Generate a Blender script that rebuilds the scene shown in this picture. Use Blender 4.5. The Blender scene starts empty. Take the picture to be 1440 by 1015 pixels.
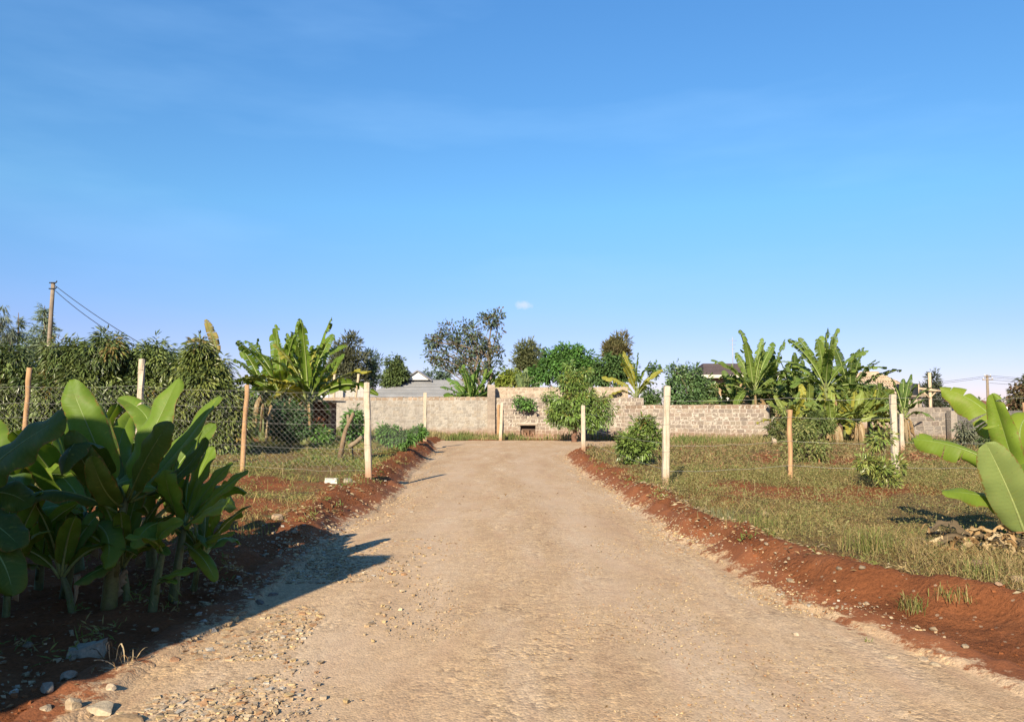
import bpy, math, random
import numpy as np
from mathutils import Vector
R = math.radians
rng = np.random.default_rng(7)
SC = bpy.context.scene
COL = SC.collection

# ------------------------------------------------------------------ camera geometry
FPX, CX, CY, EYE = 1080.0, 720.0, 507.5, 1.5
PITCH = math.atan((575 - 507.5) / FPX)
_c, _s = math.cos(PITCH), math.sin(PITCH)

def at(px, py, d):
    """world point seen at photo pixel (px,py) standing d metres in front of the camera"""
    x = (px - CX) / FPX; v = (CY - py) / FPX
    dy = _c - v * _s; dz = _s + v * _c
    k = d / dy
    return np.array([x * k, d, EYE + dz * k])

# ------------------------------------------------------------------ noise + terrain
def _hash(ix, iy, seed):
    n = np.sin(ix * 127.1 + iy * 311.7 + seed * 74.7) * 43758.5453
    return n - np.floor(n)

def vnoise(x, y, seed=0):
    x = np.asarray(x, float); y = np.asarray(y, float)
    ix = np.floor(x); iy = np.floor(y); fx = x - ix; fy = y - iy
    fx = fx * fx * (3 - 2 * fx); fy = fy * fy * (3 - 2 * fy)
    a = _hash(ix, iy, seed); b = _hash(ix + 1, iy, seed)
    c = _hash(ix, iy + 1, seed); d = _hash(ix + 1, iy + 1, seed)
    return (a + (b - a) * fx) * (1 - fy) + (c + (d - c) * fx) * fy

def fbm(x, y, seed=0, o=4):
    s = 0; a = .5
    for i in range(o):
        s = s + a * (vnoise(x * 2 ** i, y * 2 ** i, seed + i * 3.1) - .5); a *= .5
    return s

def sstep(t):
    t = np.clip(t, 0, 1); return t * t * (3 - 2 * t)

_YL = [-5, 0, 5, 9.5, 13, 20, 28, 31, 33]
def x_left(y):
    return np.interp(y, _YL, [-2.3, -2.15, -2.05, -2.1, -2.02, -2.35, -2.75, -3.0, -3.3])
def x_right(y):
    return np.interp(y, [-5, 0, 4, 5.5, 6.2, 7.9, 9.2, 13, 21.6, 25, 27.5, 29.5, 31], [3.6, 3.3, 2.7, 2.34, 2.21, 2.05, 1.92, 1.8, 1.6, 1.74, 2.1, 3.2, 6])
def wob(y, seed): return .16 * (vnoise(y * .9, 0 * y, seed) - .5) + .10 * (vnoise(y * 3.1, 0 * y, seed + 1) - .5)
def bank_w_left(y): return (.72 + .6 * vnoise(np.asarray(y) * .75, 0 * np.asarray(y), 201)) * np.interp(y, [4, 7, 9.5, 13, 20, 28], [1.3, .8, .5, .75, .6, .5])
def bank_w_right(y): return (.74 + .55 * vnoise(np.asarray(y) * .8, 0 * np.asarray(y), 202)) * np.interp(y, [4, 5.7, 6.4, 9, 13, 17, 25], [1.4, 1.15, .9, .5, .5, .45, .5])

def terrain(x, y, fine=True):
    x = np.asarray(x, float); y = np.asarray(y, float)
    xl = x_left(y) + wob(y, 11); xr = x_right(y) + wob(y, 21)
    c = (xl + xr) / 2; hw = (xr - xl) / 2
    ul = xl - x; ur = x - xr
    n1 = fbm(x * 1.3, y * 1.3, 5); n2 = fbm(x * 5, y * 5, 8, 3)
    hl = np.interp(y, [0, 5, 7.5, 10, 13, 20, 28, 33, 38, 60], [.02, .05, .12, .2, .2, .25, .27, .2, .1, .1])
    hr = np.interp(y, [0, 5, 9, 13, 24, 27, 30, 31.5, 37, 39, 60], [.2, .2, .15, .15, .13, .08, .03, 0, 0, .05, .1])
    wl = bank_w_left(y); wr = bank_w_right(y)
    zr = .03 * (1 - np.clip((x - c) / hw, -1, 1) ** 2) - .03
    zl = hl * sstep(ul / wl * 1.15) + np.clip(ul - wl, 0, 6) * .02 + n1 * .16 * sstep(ul / .7) + n2 * .10 * sstep(ul / .3)
    zrr = hr * sstep(ur / wr * 1.15) + np.clip(ur - wr, 0, 5) * .012 * (y < 31) + n1 * .15 * sstep(ur / .9) * (hr > .02) + n2 * .10 * sstep(ur / .3) * (hr > .02)
    # rough crumbled ridge where the bank was cut, right side near the camera
    zrr = zrr + .09 * np.exp(-((ur - wr * .75) / .22) ** 2) * (.4 + vnoise(x * 2.2, y * 2.2, 31)) * (hr > .05)
    zl = zl + .05 * np.exp(-((ul - wl * .9) / .2) ** 2) * (.3 + vnoise(x * 2.5, y * 2.5, 33)) * (hl > .1)
    far = sstep((y - 60) / 60)
    z = np.where(ul > 0, zl, np.where(ur > 0, zrr, zr)) * (1 - far)
    if fine:
        z = z + fbm(x * 16, y * 16, 44, 2) * .035 * ((ul > .05) | (ur > .05)) * (y < 30)
    return z

def tz(x, y): return float(terrain(x, y, False))

# ------------------------------------------------------------------ mesh builder
class MB:
    def __init__(s): s.V = []; s.Q = []; s.T = []; s.C = []; s.U = []; s.qm = []; s.tm = []; s.n = 0
    def add(s, v, q=None, t=None, col=(1, 1, 1), uv=None, mi=0):
        v = np.asarray(v, float).reshape(-1, 3); k = len(v)
        s.V.append(v)
        c = np.asarray(col, float)
        s.C.append(np.broadcast_to(c, (k, 3)) if c.ndim == 1 else c)
        s.U.append(np.zeros((k, 2)) if uv is None else np.asarray(uv, float))
        if q is not None and len(q):
            q = np.asarray(q, int).reshape(-1, 4); s.Q.append(q + s.n); s.qm.append(np.full(len(q), mi))
        if t is not None and len(t):
            t = np.asarray(t, int).reshape(-1, 3); s.T.append(t + s.n); s.tm.append(np.full(len(t), mi))
        s.n += k
    def tube(s, pts, rad, sides=8, col=(1, 1, 1), mi=0, cap=True):
        pts = np.asarray(pts, float); n = len(pts); rad = np.broadcast_to(np.asarray(rad, float), (n,))
        tan = np.gradient(pts, axis=0); tan /= np.linalg.norm(tan, axis=1)[:, None] + 1e-9
        ref = np.array([0, 0, 1.]) if abs(tan[:, 2]).mean() < .9 else np.array([1., 0, 0])
        a = np.cross(tan, ref); a /= np.linalg.norm(a, axis=1)[:, None] + 1e-9
        b = np.cross(tan, a)
        th = np.arange(sides) * 2 * np.pi / sides
        v = pts[:, None] + rad[:, None, None] * (np.cos(th)[None, :, None] * a[:, None] + np.sin(th)[None, :, None] * b[:, None])
        i = np.arange(n - 1)[:, None] * sides; j = np.arange(sides)[None]; j2 = (j + 1) % sides
        q = np.stack([i + j, i + j2, i + sides + j2, i + sides + j], -1).reshape(-1, 4)
        t = []
        vv = v.reshape(-1, 3)
        if cap:
            vv = np.vstack([vv, pts[0], pts[-1]]); m = n * sides
            for k in range(sides):
                t.append((m, (k + 1) % sides, k)); t.append((m + 1, (n - 1) * sides + k, (n - 1) * sides + (k + 1) % sides))
        uvv = np.zeros((len(vv), 2)); s.add(vv, q, t, col, uvv, mi)
    def box(s, lo, hi, col=(1, 1, 1), mi=0, M=None, jit=0):
        lo = np.asarray(lo, float); hi = np.asarray(hi, float)
        v = np.array([[x, y, z] for z in (0, 1) for y in (0, 1) for x in (0, 1)], float) * (hi - lo) + lo
        if jit: v = v + rng.uniform(-jit, jit, v.shape)
        if M is not None: v = M(v)
        s.add(v, [(0, 2, 3, 1), (4, 5, 7, 6), (0, 1, 5, 4), (2, 6, 7, 3), (0, 4, 6, 2), (1, 3, 7, 5)], None, col, None, mi)
    def build(s, name, mats, parent=None, origin=(0, 0, 0), smooth=True, loc=None):
        V = np.vstack(s.V) - np.asarray(origin, float)
        C = np.vstack(s.C); U = np.vstack(s.U)
        Q = np.vstack(s.Q) if s.Q else np.zeros((0, 4), int)
        T = np.vstack(s.T) if s.T else np.zeros((0, 3), int)
        nl = Q.size + T.size; nf = len(Q) + len(T)
        me = bpy.data.meshes.new(name)
        me.vertices.add(len(V)); me.vertices.foreach_set('co', V.astype(np.float32).ravel())
        me.loops.add(nl); idx = np.concatenate([Q.ravel(), T.ravel()]).astype(np.int32)
        me.loops.foreach_set('vertex_index', idx)
        me.polygons.add(nf)
        st = np.concatenate([np.arange(len(Q)) * 4, Q.size + np.arange(len(T)) * 3]).astype(np.int32)
        me.polygons.foreach_set('loop_start', st)
        mi = np.concatenate(s.qm + s.tm) if (s.qm or s.tm) else np.zeros(nf)
        me.polygons.foreach_set('material_index', mi.astype(np.int32))
        me.polygons.foreach_set('use_smooth', np.full(nf, smooth))
        a = me.color_attributes.new('Col', 'FLOAT_COLOR', 'POINT')
        a.data.foreach_set('color', np.hstack([C, np.ones((len(C), 1))]).astype(np.float32).ravel())
        if np.any(U):
            u = me.uv_layers.new(name='UVMap'); u.data.foreach_set('uv', U[idx].astype(np.float32).ravel())
        me.update(calc_edges=True); me.validate()
        for m in (mats if isinstance(mats, (list, tuple)) else [mats]): me.materials.append(m)
        o = bpy.data.objects.new(name, me); COL.objects.link(o)
        if parent is not None: o.parent = parent
        else: o.location = origin if loc is None else loc
        return o

def tag(o, label=None, cat=None, group=None, kind=None):
    if label: o['label'] = label
    if cat: o['category'] = cat
    if group: o['group'] = group
    if kind or cat: o['kind'] = kind or 'thing'
    return o

def thing(name, label, cat, loc, group=None):
    o = bpy.data.objects.new(name, None); o.empty_display_size = .2; COL.objects.link(o)
    o.location = [float(a) for a in loc]
    return tag(o, label, cat, group)

# ------------------------------------------------------------------ materials
def newmat(name):
    m = bpy.data.materials.new(name); m.use_nodes = True
    nt = m.node_tree; nt.nodes.clear()
    out = nt.nodes.new('ShaderNodeOutputMaterial')
    return m, nt, out

class NT:
    """tiny node helper"""
    def __init__(s, nt): s.nt = nt
    def n(s, typ, **kw):
        nd = s.nt.nodes.new(typ)
        for k, v in kw.items():
            if k.startswith('i_'):
                key = k[2:]; key = int(key) if key.isdigit() else key.replace('_', ' ')
                sock = nd.inputs[key]
                if hasattr(v, 'is_output') or isinstance(v, bpy.types.NodeSocket): s.nt.links.new(v, sock)
                else: sock.default_value = v
            else: setattr(nd, k, v)
        return nd
    def noise(s, vec, scale, detail=4, rough=.6): return s.n('ShaderNodeTexNoise', i_Vector=vec, i_Scale=scale, i_Detail=detail, i_Roughness=rough).outputs['Fac']
    def ramp(s, fac, stops):
        r = s.n('ShaderNodeValToRGB', i_Fac=fac); e = r.color_ramp.elements
        while len(e) < len(stops): e.new(.5)
        for el, (p, c) in zip(e, stops): el.position = p; el.color = (*c, 1) if len(c) == 3 else c
        return r.outputs['Color']
    def mix(s, f, a, b, mode='MIX'):
        m = s.n('ShaderNodeMix', data_type='RGBA', blend_type=mode)
        for sock, v in ((m.inputs[0], f), (m.inputs[6], a), (m.inputs[7], b)):
            if isinstance(v, bpy.types.NodeSocket): s.nt.links.new(v, sock)
            else: sock.default_value = v if not isinstance(v, tuple) else ((*v, 1) if len(v) == 3 else v)
        return m.outputs[2]
    def math(s, op, a, b=0.):
        m = s.n('ShaderNodeMath', operation=op)
        for sock, v in ((m.inputs[0], a), (m.inputs[1], b)):
            if isinstance(v, bpy.types.NodeSocket): s.nt.links.new(v, sock)
            else: sock.default_value = v
        return m.outputs[0]
    def link(s, a, b): s.nt.links.new(a, b)

def m_leaf(name, trans=.3, rough=.5, spec=.3, ribs=False, tcol=(1.25, 1.15, .45)):
    m, nt, out = newmat(name); N = NT(nt)
    col = N.n('ShaderNodeAttribute', attribute_name='Col').outputs['Color']
    obj = N.n('ShaderNodeTexCoord').outputs['Object']
    bs = N.n('ShaderNodeBsdfPrincipled', i_Roughness=rough)
    bs.inputs['Specular IOR Level'].default_value = spec
    if ribs:
        uv = N.n('ShaderNodeUVMap').outputs[0]
        sep = N.n('ShaderNodeSeparateXYZ', i_Vector=uv)
        s2 = N.math('ADD', sep.outputs[1], N.math('MULTIPLY', N.math('ABSOLUTE', sep.outputs[0]), -.06))
        wv = N.math('SINE', N.math('MULTIPLY', s2, 420.)); wv2 = N.math('SINE', N.math('MULTIPLY', s2, 137.))
        h = N.math('ADD', wv, wv2)
        nz = N.noise(obj, 7, 4)
        col2 = N.mix(N.math('MULTIPLY', N.math('ADD', h, 2.), .014), col, (.30, .40, .10))
        col = N.mix(nz, N.mix(.25, col2, (.03, .05, .01)), N.mix(.12, col2, (.45, .45, .1)))
        av = N.math('ABSOLUTE', sep.outputs[0])
        cv = N.n('ShaderNodeCombineXYZ', i_X=N.math('MULTIPLY', sep.outputs[0], 1.6), i_Y=N.math('MULTIPLY', s2, 26.)).outputs[0]
        st = N.n('ShaderNodeTexNoise', i_Vector=N.n('ShaderNodeVectorMath', operation='ADD', i_0=cv, i_1=obj).outputs[0], i_Scale=1., i_Detail=4., i_Roughness=.7).outputs['Fac']
        edge = N.math('ADD', av, N.math('MULTIPLY', N.math('SUBTRACT', st, .5), .55))
        col = N.mix(N.ramp(edge, [(.94, (0,) * 3), (1.03, (.85,) * 3)]), col, (.20, .12, .035))
        col = N.mix(N.ramp(st, [(.60, (0,) * 3), (.75, (.45,) * 3)]), col, (.32, .33, .06))
        sptn = N.ramp(N.noise(obj, 60, 2, .5), [(.70, (0,) * 3), (.74, (.7,) * 3)])
        col = N.mix(sptn, col, (.13, .09, .03))
        col = N.mix(N.ramp(N.noise(obj, 9, 5, .7), [(.55, (0,) * 3), (.8, (.28,) * 3)]), col, (.30, .19, .10))
        bp = N.n('ShaderNodeBump', i_Strength=.16, i_Distance=.004, i_Height=N.math('ADD', N.math('MULTIPLY', h, .5), N.math('MULTIPLY', st, 2.5)))
        N.link(bp.outputs[0], bs.inputs['Normal'])
    else:
        nz = N.noise(obj, 2.2, 2)
        col = N.mix(nz, N.mix(.18, col, (.01, .012, .004)), N.mix(.10, col, (.5, .45, .15)))
    N.link(col, bs.inputs['Base Color'])
    tr = N.n('ShaderNodeBsdfTranslucent'); N.link(N.mix(1., col, tcol, 'MULTIPLY'), tr.inputs['Color'])
    mx = N.n('ShaderNodeMixShader', i_0=trans); N.link(bs.outputs[0], mx.inputs[1]); N.link(tr.outputs[0], mx.inputs[2])
    N.link(mx.outputs[0], out.inputs[0])
    return m

def m_rough(name, rough=.9, bump=.3, bscale=30., var=.35, vscale=4., base=None, dist=.02, dirt=None, spec=.2):
    """rough solid whose colour comes from the Col attribute (or base) with mottling and bump"""
    m, nt, out = newmat(name); N = NT(nt)
    obj = N.n('ShaderNodeTexCoord').outputs['Object']
    if base is None: col = N.n('ShaderNodeAttribute', attribute_name='Col').outputs['Color']
    else: col = N.mix(0., (*base,), (*base,))
    n1 = N.noise(obj, vscale, 6, .65)
    col = N.mix(1., col, N.ramp(n1, [(.25, (1 - var,) * 3), (.75, (1 + var * .6,) * 3)]), 'MULTIPLY')
    n3 = N.noise(obj, bscale * 2.5, 3)
    col = N.mix(1., col, N.ramp(n3, [(.3, (.8,) * 3), (.7, (1.15,) * 3)]), 'MULTIPLY')
    if dirt: col = N.mix(N.ramp(N.noise(obj, vscale * .6, 5, .7), [(.48, (0, 0, 0)), (.68, (.75,) * 3)]), col, dirt)
    bs = N.n('ShaderNodeBsdfPrincipled', i_Roughness=rough); bs.inputs['Specular IOR Level'].default_value = spec
    N.link(col, bs.inputs['Base Color'])
    bp = N.n('ShaderNodeBump', i_Strength=bump, i_Distance=dist, i_Height=N.noise(obj, bscale, 5, .7))
    N.link(bp.outputs[0], bs.inputs['Normal']); N.link(bs.outputs[0], out.inputs[0])
    return m

def m_wood(name, a, b, scale=1.):
    m, nt, out = newmat(name); N = NT(nt)
    obj = N.n('ShaderNodeTexCoord').outputs['Object']
    mp = N.n('ShaderNodeMapping', i_Vector=obj); mp.inputs['Scale'].default_value = (30 * scale, 30 * scale, 2.2 * scale)
    f = N.noise(mp.outputs[0], 1., 5, .65)
    col = N.ramp(f, [(.3, a), (.7, b)])
    col = N.mix(N.ramp(N.noise(obj, 3, 4), [(.5, (0,) * 3), (.75, (.6,) * 3)]), col, tuple(x * .45 for x in a))
    bs = N.n('ShaderNodeBsdfPrincipled', i_Roughness=.85); bs.inputs['Specular IOR Level'].default_value = .2
    N.link(col, bs.inputs['Base Color'])
    bp = N.n('ShaderNodeBump', i_Strength=.5, i_Distance=.01, i_Height=f); N.link(bp.outputs[0], bs.inputs['Normal'])
    N.link(bs.outputs[0], out.inputs[0]); return m

def soil_colour(N, obj):
    n1 = N.noise(obj, 1.5, 7, .65)
    soil = N.ramp(n1, [(.3, (.185, .064, .026)), (.55, (.27, .098, .040)), (.75, (.36, .145, .066))])
    return N.mix(1., soil, N.ramp(N.noise(obj, 45, 4, .7), [(.3, (.72,) * 3), (.7, (1.2,) * 3)]), 'MULTIPLY')

def m_road():
    m, nt, out = newmat('gravel_road'); N = NT(nt)
    obj = N.n('ShaderNodeTexCoord').outputs['Object']
    mp = N.n('ShaderNodeMapping', i_Vector=obj); mp.inputs['Scale'].default_value = (1.7, .32, 1)
    big = N.noise(mp.outputs[0], 1.1, 7, .62)
    col = N.ramp(big, [(.28, (.44, .285, .17)), (.46, (.52, .36, .214)), (.58, (.56, .405, .262)), (.74, (.62, .48, .335))])
    at_ = N.n('ShaderNodeSeparateColor', i_Color=N.n('ShaderNodeAttribute', attribute_name='Col').outputs['Color'])
    trk = N.math('MULTIPLY', at_.outputs[1], N.ramp(N.noise(obj, 1.1, 5, .7), [(.35, (0,) * 3), (.6, (1,) * 3)]))
    # fine grit
    g1 = N.n('ShaderNodeTexVoronoi', i_Vector=obj, i_Scale=85.); g2 = N.n('ShaderNodeTexVoronoi', i_Vector=obj, i_Scale=32.)
    g3 = N.n('ShaderNodeTexVoronoi', i_Vector=obj, i_Scale=13.)
    mask2 = N.math('MULTIPLY', N.ramp(N.noise(obj, 1.6, 5, .7), [(.42, (0,) * 3), (.62, (1,) * 3)]), N.math('SUBTRACT', 1., N.math('MULTIPLY', trk, .8)))
    s1 = N.n('ShaderNodeSeparateColor', i_Color=g1.outputs['Color']).outputs[0]
    s2 = N.n('ShaderNodeSeparateColor', i_Color=g2.outputs['Color']).outputs[0]
    s3 = N.n('ShaderNodeSeparateColor', i_Color=g3.outputs['Color']).outputs[0]
    col = N.mix(1., col, N.ramp(s1, [(.0, (.74,) * 3), (.5, (1.,) * 3), (1, (1.22, 1.20, 1.17))]), 'MULTIPLY')
    col = N.mix(N.math('MULTIPLY', mask2, 1.), col, N.mix(1., col, N.ramp(s2, [(0, (.62, .60, .60)), (.35, (.95,) * 3), (.8, (1.12, 1.12, 1.08)), (1, (1.38, 1.36, 1.25))]), 'MULTIPLY'))
    col = N.mix(.35, col, N.mix(1., col, N.ramp(s3, [(.1, (.8, .74, .68)), (.6, (1,) * 3), (1, (1.25, 1.22, 1.15))]), 'MULTIPLY'))
    # small dark crumbs, pale chips
    dk = N.ramp(N.noise(obj, 38, 3, .8), [(.30, (1,) * 3), (.36, (0,) * 3)])
    col = N.mix(N.math('MULTIPLY', dk, .45), col, (.16, .10, .06))
    # red soil dust patches
    rd = N.ramp(N.noise(mp.outputs[0], 2.3, 6, .7), [(.50, (0,) * 3), (.74, (.6,) * 3)])
    col = N.mix(rd, col, (.52, .33, .205))
    col = N.mix(N.math('MULTIPLY', trk, .55), col, (.58, .42, .285))
    # soil tracked in along the edges (attribute holds the distance to the edge)
    e = N.n('ShaderNodeAttribute', attribute_name='Col').outputs['Color']
    ee = N.n('ShaderNodeSeparateColor', i_Color=e).outputs[0]
    ed = N.math('ADD', ee, N.math('MULTIPLY', N.math('SUBTRACT', N.noise(obj, 5, 7, .8), .5), 1.5))
    col = N.mix(N.ramp(ed, [(.50, (0,) * 3), (.64, (1,) * 3)]), col, soil_colour(N, obj))
    bs = N.n('ShaderNodeBsdfPrincipled', i_Roughness=.95); bs.inputs['Specular IOR Level'].default_value = .15
    N.link(col, bs.inputs['Base Color'])
    h = N.math('ADD', N.math('MULTIPLY', g1.outputs['Distance'], -.5), N.math('MULTIPLY', N.math('MULTIPLY', g2.outputs['Distance'], mask2), -1.3))
    h = N.math('ADD', h, N.math('MULTIPLY', N.noise(obj, 9, 7, .75), .45))
    bp = N.n('ShaderNodeBump', i_Strength=.4, i_Distance=.013, i_Height=h); N.link(bp.outputs[0], bs.inputs['Normal'])
    N.link(bs.outputs[0], out.inputs[0]); return m

def m_clod():
    m, nt, out = newmat('soil_clod'); N = NT(nt); obj = N.n('ShaderNodeTexCoord').outputs['Object']
    bs = N.n('ShaderNodeBsdfPrincipled', i_Roughness=1.); bs.inputs['Specular IOR Level'].default_value = .05
    N.link(soil_colour(N, obj), bs.inputs['Base Color']); N.link(bs.outputs[0], out.inputs[0]); return m

def m_block(name):
    """quarry stone: mottled, rain-streaked from the top, splashed with red soil at the foot"""
    m, nt, out = newmat(name); N = NT(nt); obj = N.n('ShaderNodeTexCoord').outputs['Object']
    col = N.n('ShaderNodeAttribute', attribute_name='Col').outputs['Color']
    col = N.mix(1., col, N.ramp(N.noise(obj, 6, 6, .7), [(.28, (.82,) * 3), (.72, (1.12,) * 3)]), 'MULTIPLY')
    col = N.mix(1., col, N.ramp(N.noise(obj, 40, 3, .7), [(.3, (.75,) * 3), (.7, (1.2,) * 3)]), 'MULTIPLY')
    mp = N.n('ShaderNodeMapping', i_Vector=obj); mp.inputs['Scale'].default_value = (2.6, 2.6, .22)
    col = N.mix(N.ramp(N.noise(mp.outputs[0], 1.3, 5, .65), [(.50, (0,) * 3), (.72, (.42,) * 3)]), col, (.24, .19, .15))
    z = N.n('ShaderNodeSeparateXYZ', i_Vector=obj).outputs[2]
    sp = N.math('SUBTRACT', N.math('ADD', .30, N.math('MULTIPLY', N.noise(obj, 1.7, 5, .7), .6)), z)
    col = N.mix(N.ramp(sp, [(.0, (0,) * 3), (.45, (.65,) * 3)]), col, (.30, .15, .08))
    bs = N.n('ShaderNodeBsdfPrincipled', i_Roughness=.95); bs.inputs['Specular IOR Level'].default_value = .15
    N.link(col, bs.inputs['Base Color'])
    bp = N.n('ShaderNodeBump', i_Strength=.8, i_Distance=.03, i_Height=N.noise(obj, 16, 5, .7)); N.link(bp.outputs[0], bs.inputs['Normal'])
    N.link(bs.outputs[0], out.inputs[0]); return m

def m_ground():
    m, nt, out = newmat('red_soil'); N = NT(nt)
    obj = N.n('ShaderNodeTexCoord').outputs['Object']
    att = N.n('ShaderNodeSeparateColor', i_Color=N.n('ShaderNodeAttribute', attribute_name='Col').outputs['Color'])
    soil = soil_colour(N, obj)
    lit = N.ramp(N.noise(obj, 22, 5, .75), [(.35, (.10, .055, .026)), (.5, (.21, .14, .06)), (.62, (.30, .22, .10)), (.72, (.42, .33, .19))])
    gr = N.ramp(N.noise(obj, 3.1, 6, .7), [(.35, (.15, .085, .035)), (.6, (.19, .14, .05))])
    lit = N.mix(.5, lit, gr)
    mk = N.math('ADD', att.outputs[0], N.math('MULTIPLY', N.math('SUBTRACT', N.noise(obj, 2.2, 6, .75), .5), 1.1))
    col = N.mix(N.ramp(mk, [(.42, (0,) * 3), (.62, (1,) * 3)]), soil, lit)
    # stray pebbles in the soil
    vo = N.n('ShaderNodeTexVoronoi', i_Vector=obj, i_Scale=26.)
    pv = N.n('ShaderNodeSeparateColor', i_Color=vo.outputs['Color']).outputs[1]
    pb = N.math('MULTIPLY', N.math('GREATER_THAN', pv, .93), N.math('LESS_THAN', vo.outputs['Distance'], .33))
    col = N.mix(N.math('MULTIPLY', pb, .7), col, (.42, .31, .21))
    bs = N.n('ShaderNodeBsdfPrincipled', i_Roughness=1.); bs.inputs['Specular IOR Level'].default_value = .08
    N.link(col, bs.inputs['Base Color'])
    ck = N.n('ShaderNodeTexVoronoi', i_Vector=N.n('ShaderNodeVectorMath', operation='ADD', i_0=obj, i_1=N.n('ShaderNodeTexNoise', i_Vector=obj, i_Scale=2.5).outputs['Color']).outputs[0], i_Scale=11.).outputs['Distance']
    h = N.math('ADD', N.math('ADD', N.noise(obj, 14, 8, .75), N.math('MULTIPLY', ck, -.22)), N.math('MULTIPLY', pb, .4))
    bp = N.n('ShaderNodeBump', i_Strength=.85, i_Distance=.06, i_Height=h); N.link(bp.outputs[0], bs.inputs['Normal'])
    N.link(bs.outputs[0], out.inputs[0]); return m

def m_post():
    m, nt, out = newmat('post_concrete'); N = NT(nt); obj = N.n('ShaderNodeTexCoord').outputs['Object']
    col = N.ramp(N.noise(obj, 5, 6, .7), [(.25, (.40, .33, .24)), (.5, (.56, .48, .37)), (.75, (.64, .56, .45))])
    mp = N.n('ShaderNodeMapping', i_Vector=obj); mp.inputs['Scale'].default_value = (22, 22, 1.1)
    col = N.mix(N.ramp(N.noise(mp.outputs[0], 1., 5, .7), [(.48, (0,) * 3), (.70, (.7,) * 3)]), col, (.27, .20, .13))
    pit = N.ramp(N.noise(obj, 55, 2, .6), [(.30, (1,) * 3), (.38, (0,) * 3)]); col = N.mix(N.math('MULTIPLY', pit, .6), col, (.16, .12, .09))
    z = N.n('ShaderNodeSeparateXYZ', i_Vector=obj).outputs[2]
    sp = N.math('SUBTRACT', N.math('ADD', .10, N.math('MULTIPLY', N.noise(obj, 5, 4, .7), .45)), z); col = N.mix(N.ramp(sp, [(.0, (0,) * 3), (.25, (.7,) * 3)]), col, (.32, .15, .07))
    bs = N.n('ShaderNodeBsdfPrincipled', i_Roughness=.92); bs.inputs['Specular IOR Level'].default_value = .15; N.link(col, bs.inputs['Base Color'])
    bp = N.n('ShaderNodeBump', i_Strength=.7, i_Distance=.012, i_Height=N.noise(obj, 32, 5, .75)); N.link(bp.outputs[0], bs.inputs['Normal']); N.link(bs.outputs[0], out.inputs[0]); return m
M = dict(
    road=m_road(), ground=m_ground(),
    leaf=m_leaf('leaf', .28, .55, .25), mango=m_leaf('mango_leaf', .18, .38, .45),
    banana=m_leaf('banana_leaf', .36, .48, .16, ribs=True), dry=m_leaf('dry_leaf', .2, .8, .1, tcol=(1.1, .9, .6)),
    grass=m_leaf('grass', .3, .6, .15, tcol=(1.15, 1.05, .6)),
    rib=m_rough('midrib', .5, .1, 20, .2, 5, spec=.35), stem=m_rough('pseudostem', .55, .25, 18, .45, 5, dirt=(.09, .05, .025), spec=.35),
    bark=m_rough('bark', .95, .8, 14, .4, 5), stone=m_rough('stone', .9, .6, 22, .4, 9, dist=.015), block=m_block('stone_block'), clod=m_clod(),
    mortar=m_block('mortar'),
    concrete=m_post(),
    timber=m_wood('weathered_timber', (.34, .19, .09), (.56, .35, .19)), palewood=m_wood('pale_timber', (.46, .33, .21), (.66, .52, .36), .5),
    greywood=m_wood('grey_timber', (.20, .155, .115), (.36, .29, .22), .4), darkwood=m_wood('dark_planks', (.10, .04, .022), (.22, .085, .045), .5),
    wire=m_rough('galvanised_wire', .5, .1, 50, .2, 6, base=(.42, .40, .36), spec=.5), cable=m_rough('black_cable', .6, .1, 50, .2, 6, base=(.03, .03, .03)),
    plaster=m_rough('cream_plaster', .9, .2, 20, .15, 1.5, base=(.72, .66, .55)), ochre=m_rough('ochre_plaster', .9, .2, 20, .2, 1.5, base=(.42, .29, .17)), white=m_rough('white_paint', .7, .15, 20, .1, 1.5, base=(.80, .79, .76)),
    tile=m_rough('grey_roof_tile', .7, .4, 12, .2, 1.2), plastic=m_rough('black_plastic', .45, .1, 20, .2, 2, base=(.025, .027, .03), spec=.4),
    rust=m_rough('rusty_sheet', .8, .3, 12, .45, 2, base=(.23, .10, .06)), sheet=m_rough('painted_sheet', .6, .1, 20, .15, 1.5), dark=m_rough('dark_void', 1, .1, 10, .2, 3, base=(.02, .018, .016)),
)

def trim(m, f):
    nt = m.node_tree
    for nd in list(nt.nodes):
        if nd.type in ('BSDF_PRINCIPLED', 'BSDF_TRANSLUCENT'):
            sk = nd.inputs['Base Color' if nd.type == 'BSDF_PRINCIPLED' else 'Color']
            if sk.is_linked:
                src = sk.links[0].from_socket; mx = nt.nodes.new('ShaderNodeMix'); mx.data_type = 'RGBA'; mx.blend_type = 'MULTIPLY'
                mx.inputs[0].default_value = 1; nt.links.new(src, mx.inputs[6]); mx.inputs[7].default_value = (f, f, f, 1); nt.links.new(mx.outputs[2], sk)
for k_, m_ in M.items(): trim(m_, {'leaf': .88, 'mango': .9, 'banana': .84, 'grass': .82, 'dry': .8, 'ground': .74, 'clod': .72, 'road': .705, 'block': .64, 'mortar': .62}.get(k_, .73))

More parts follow.
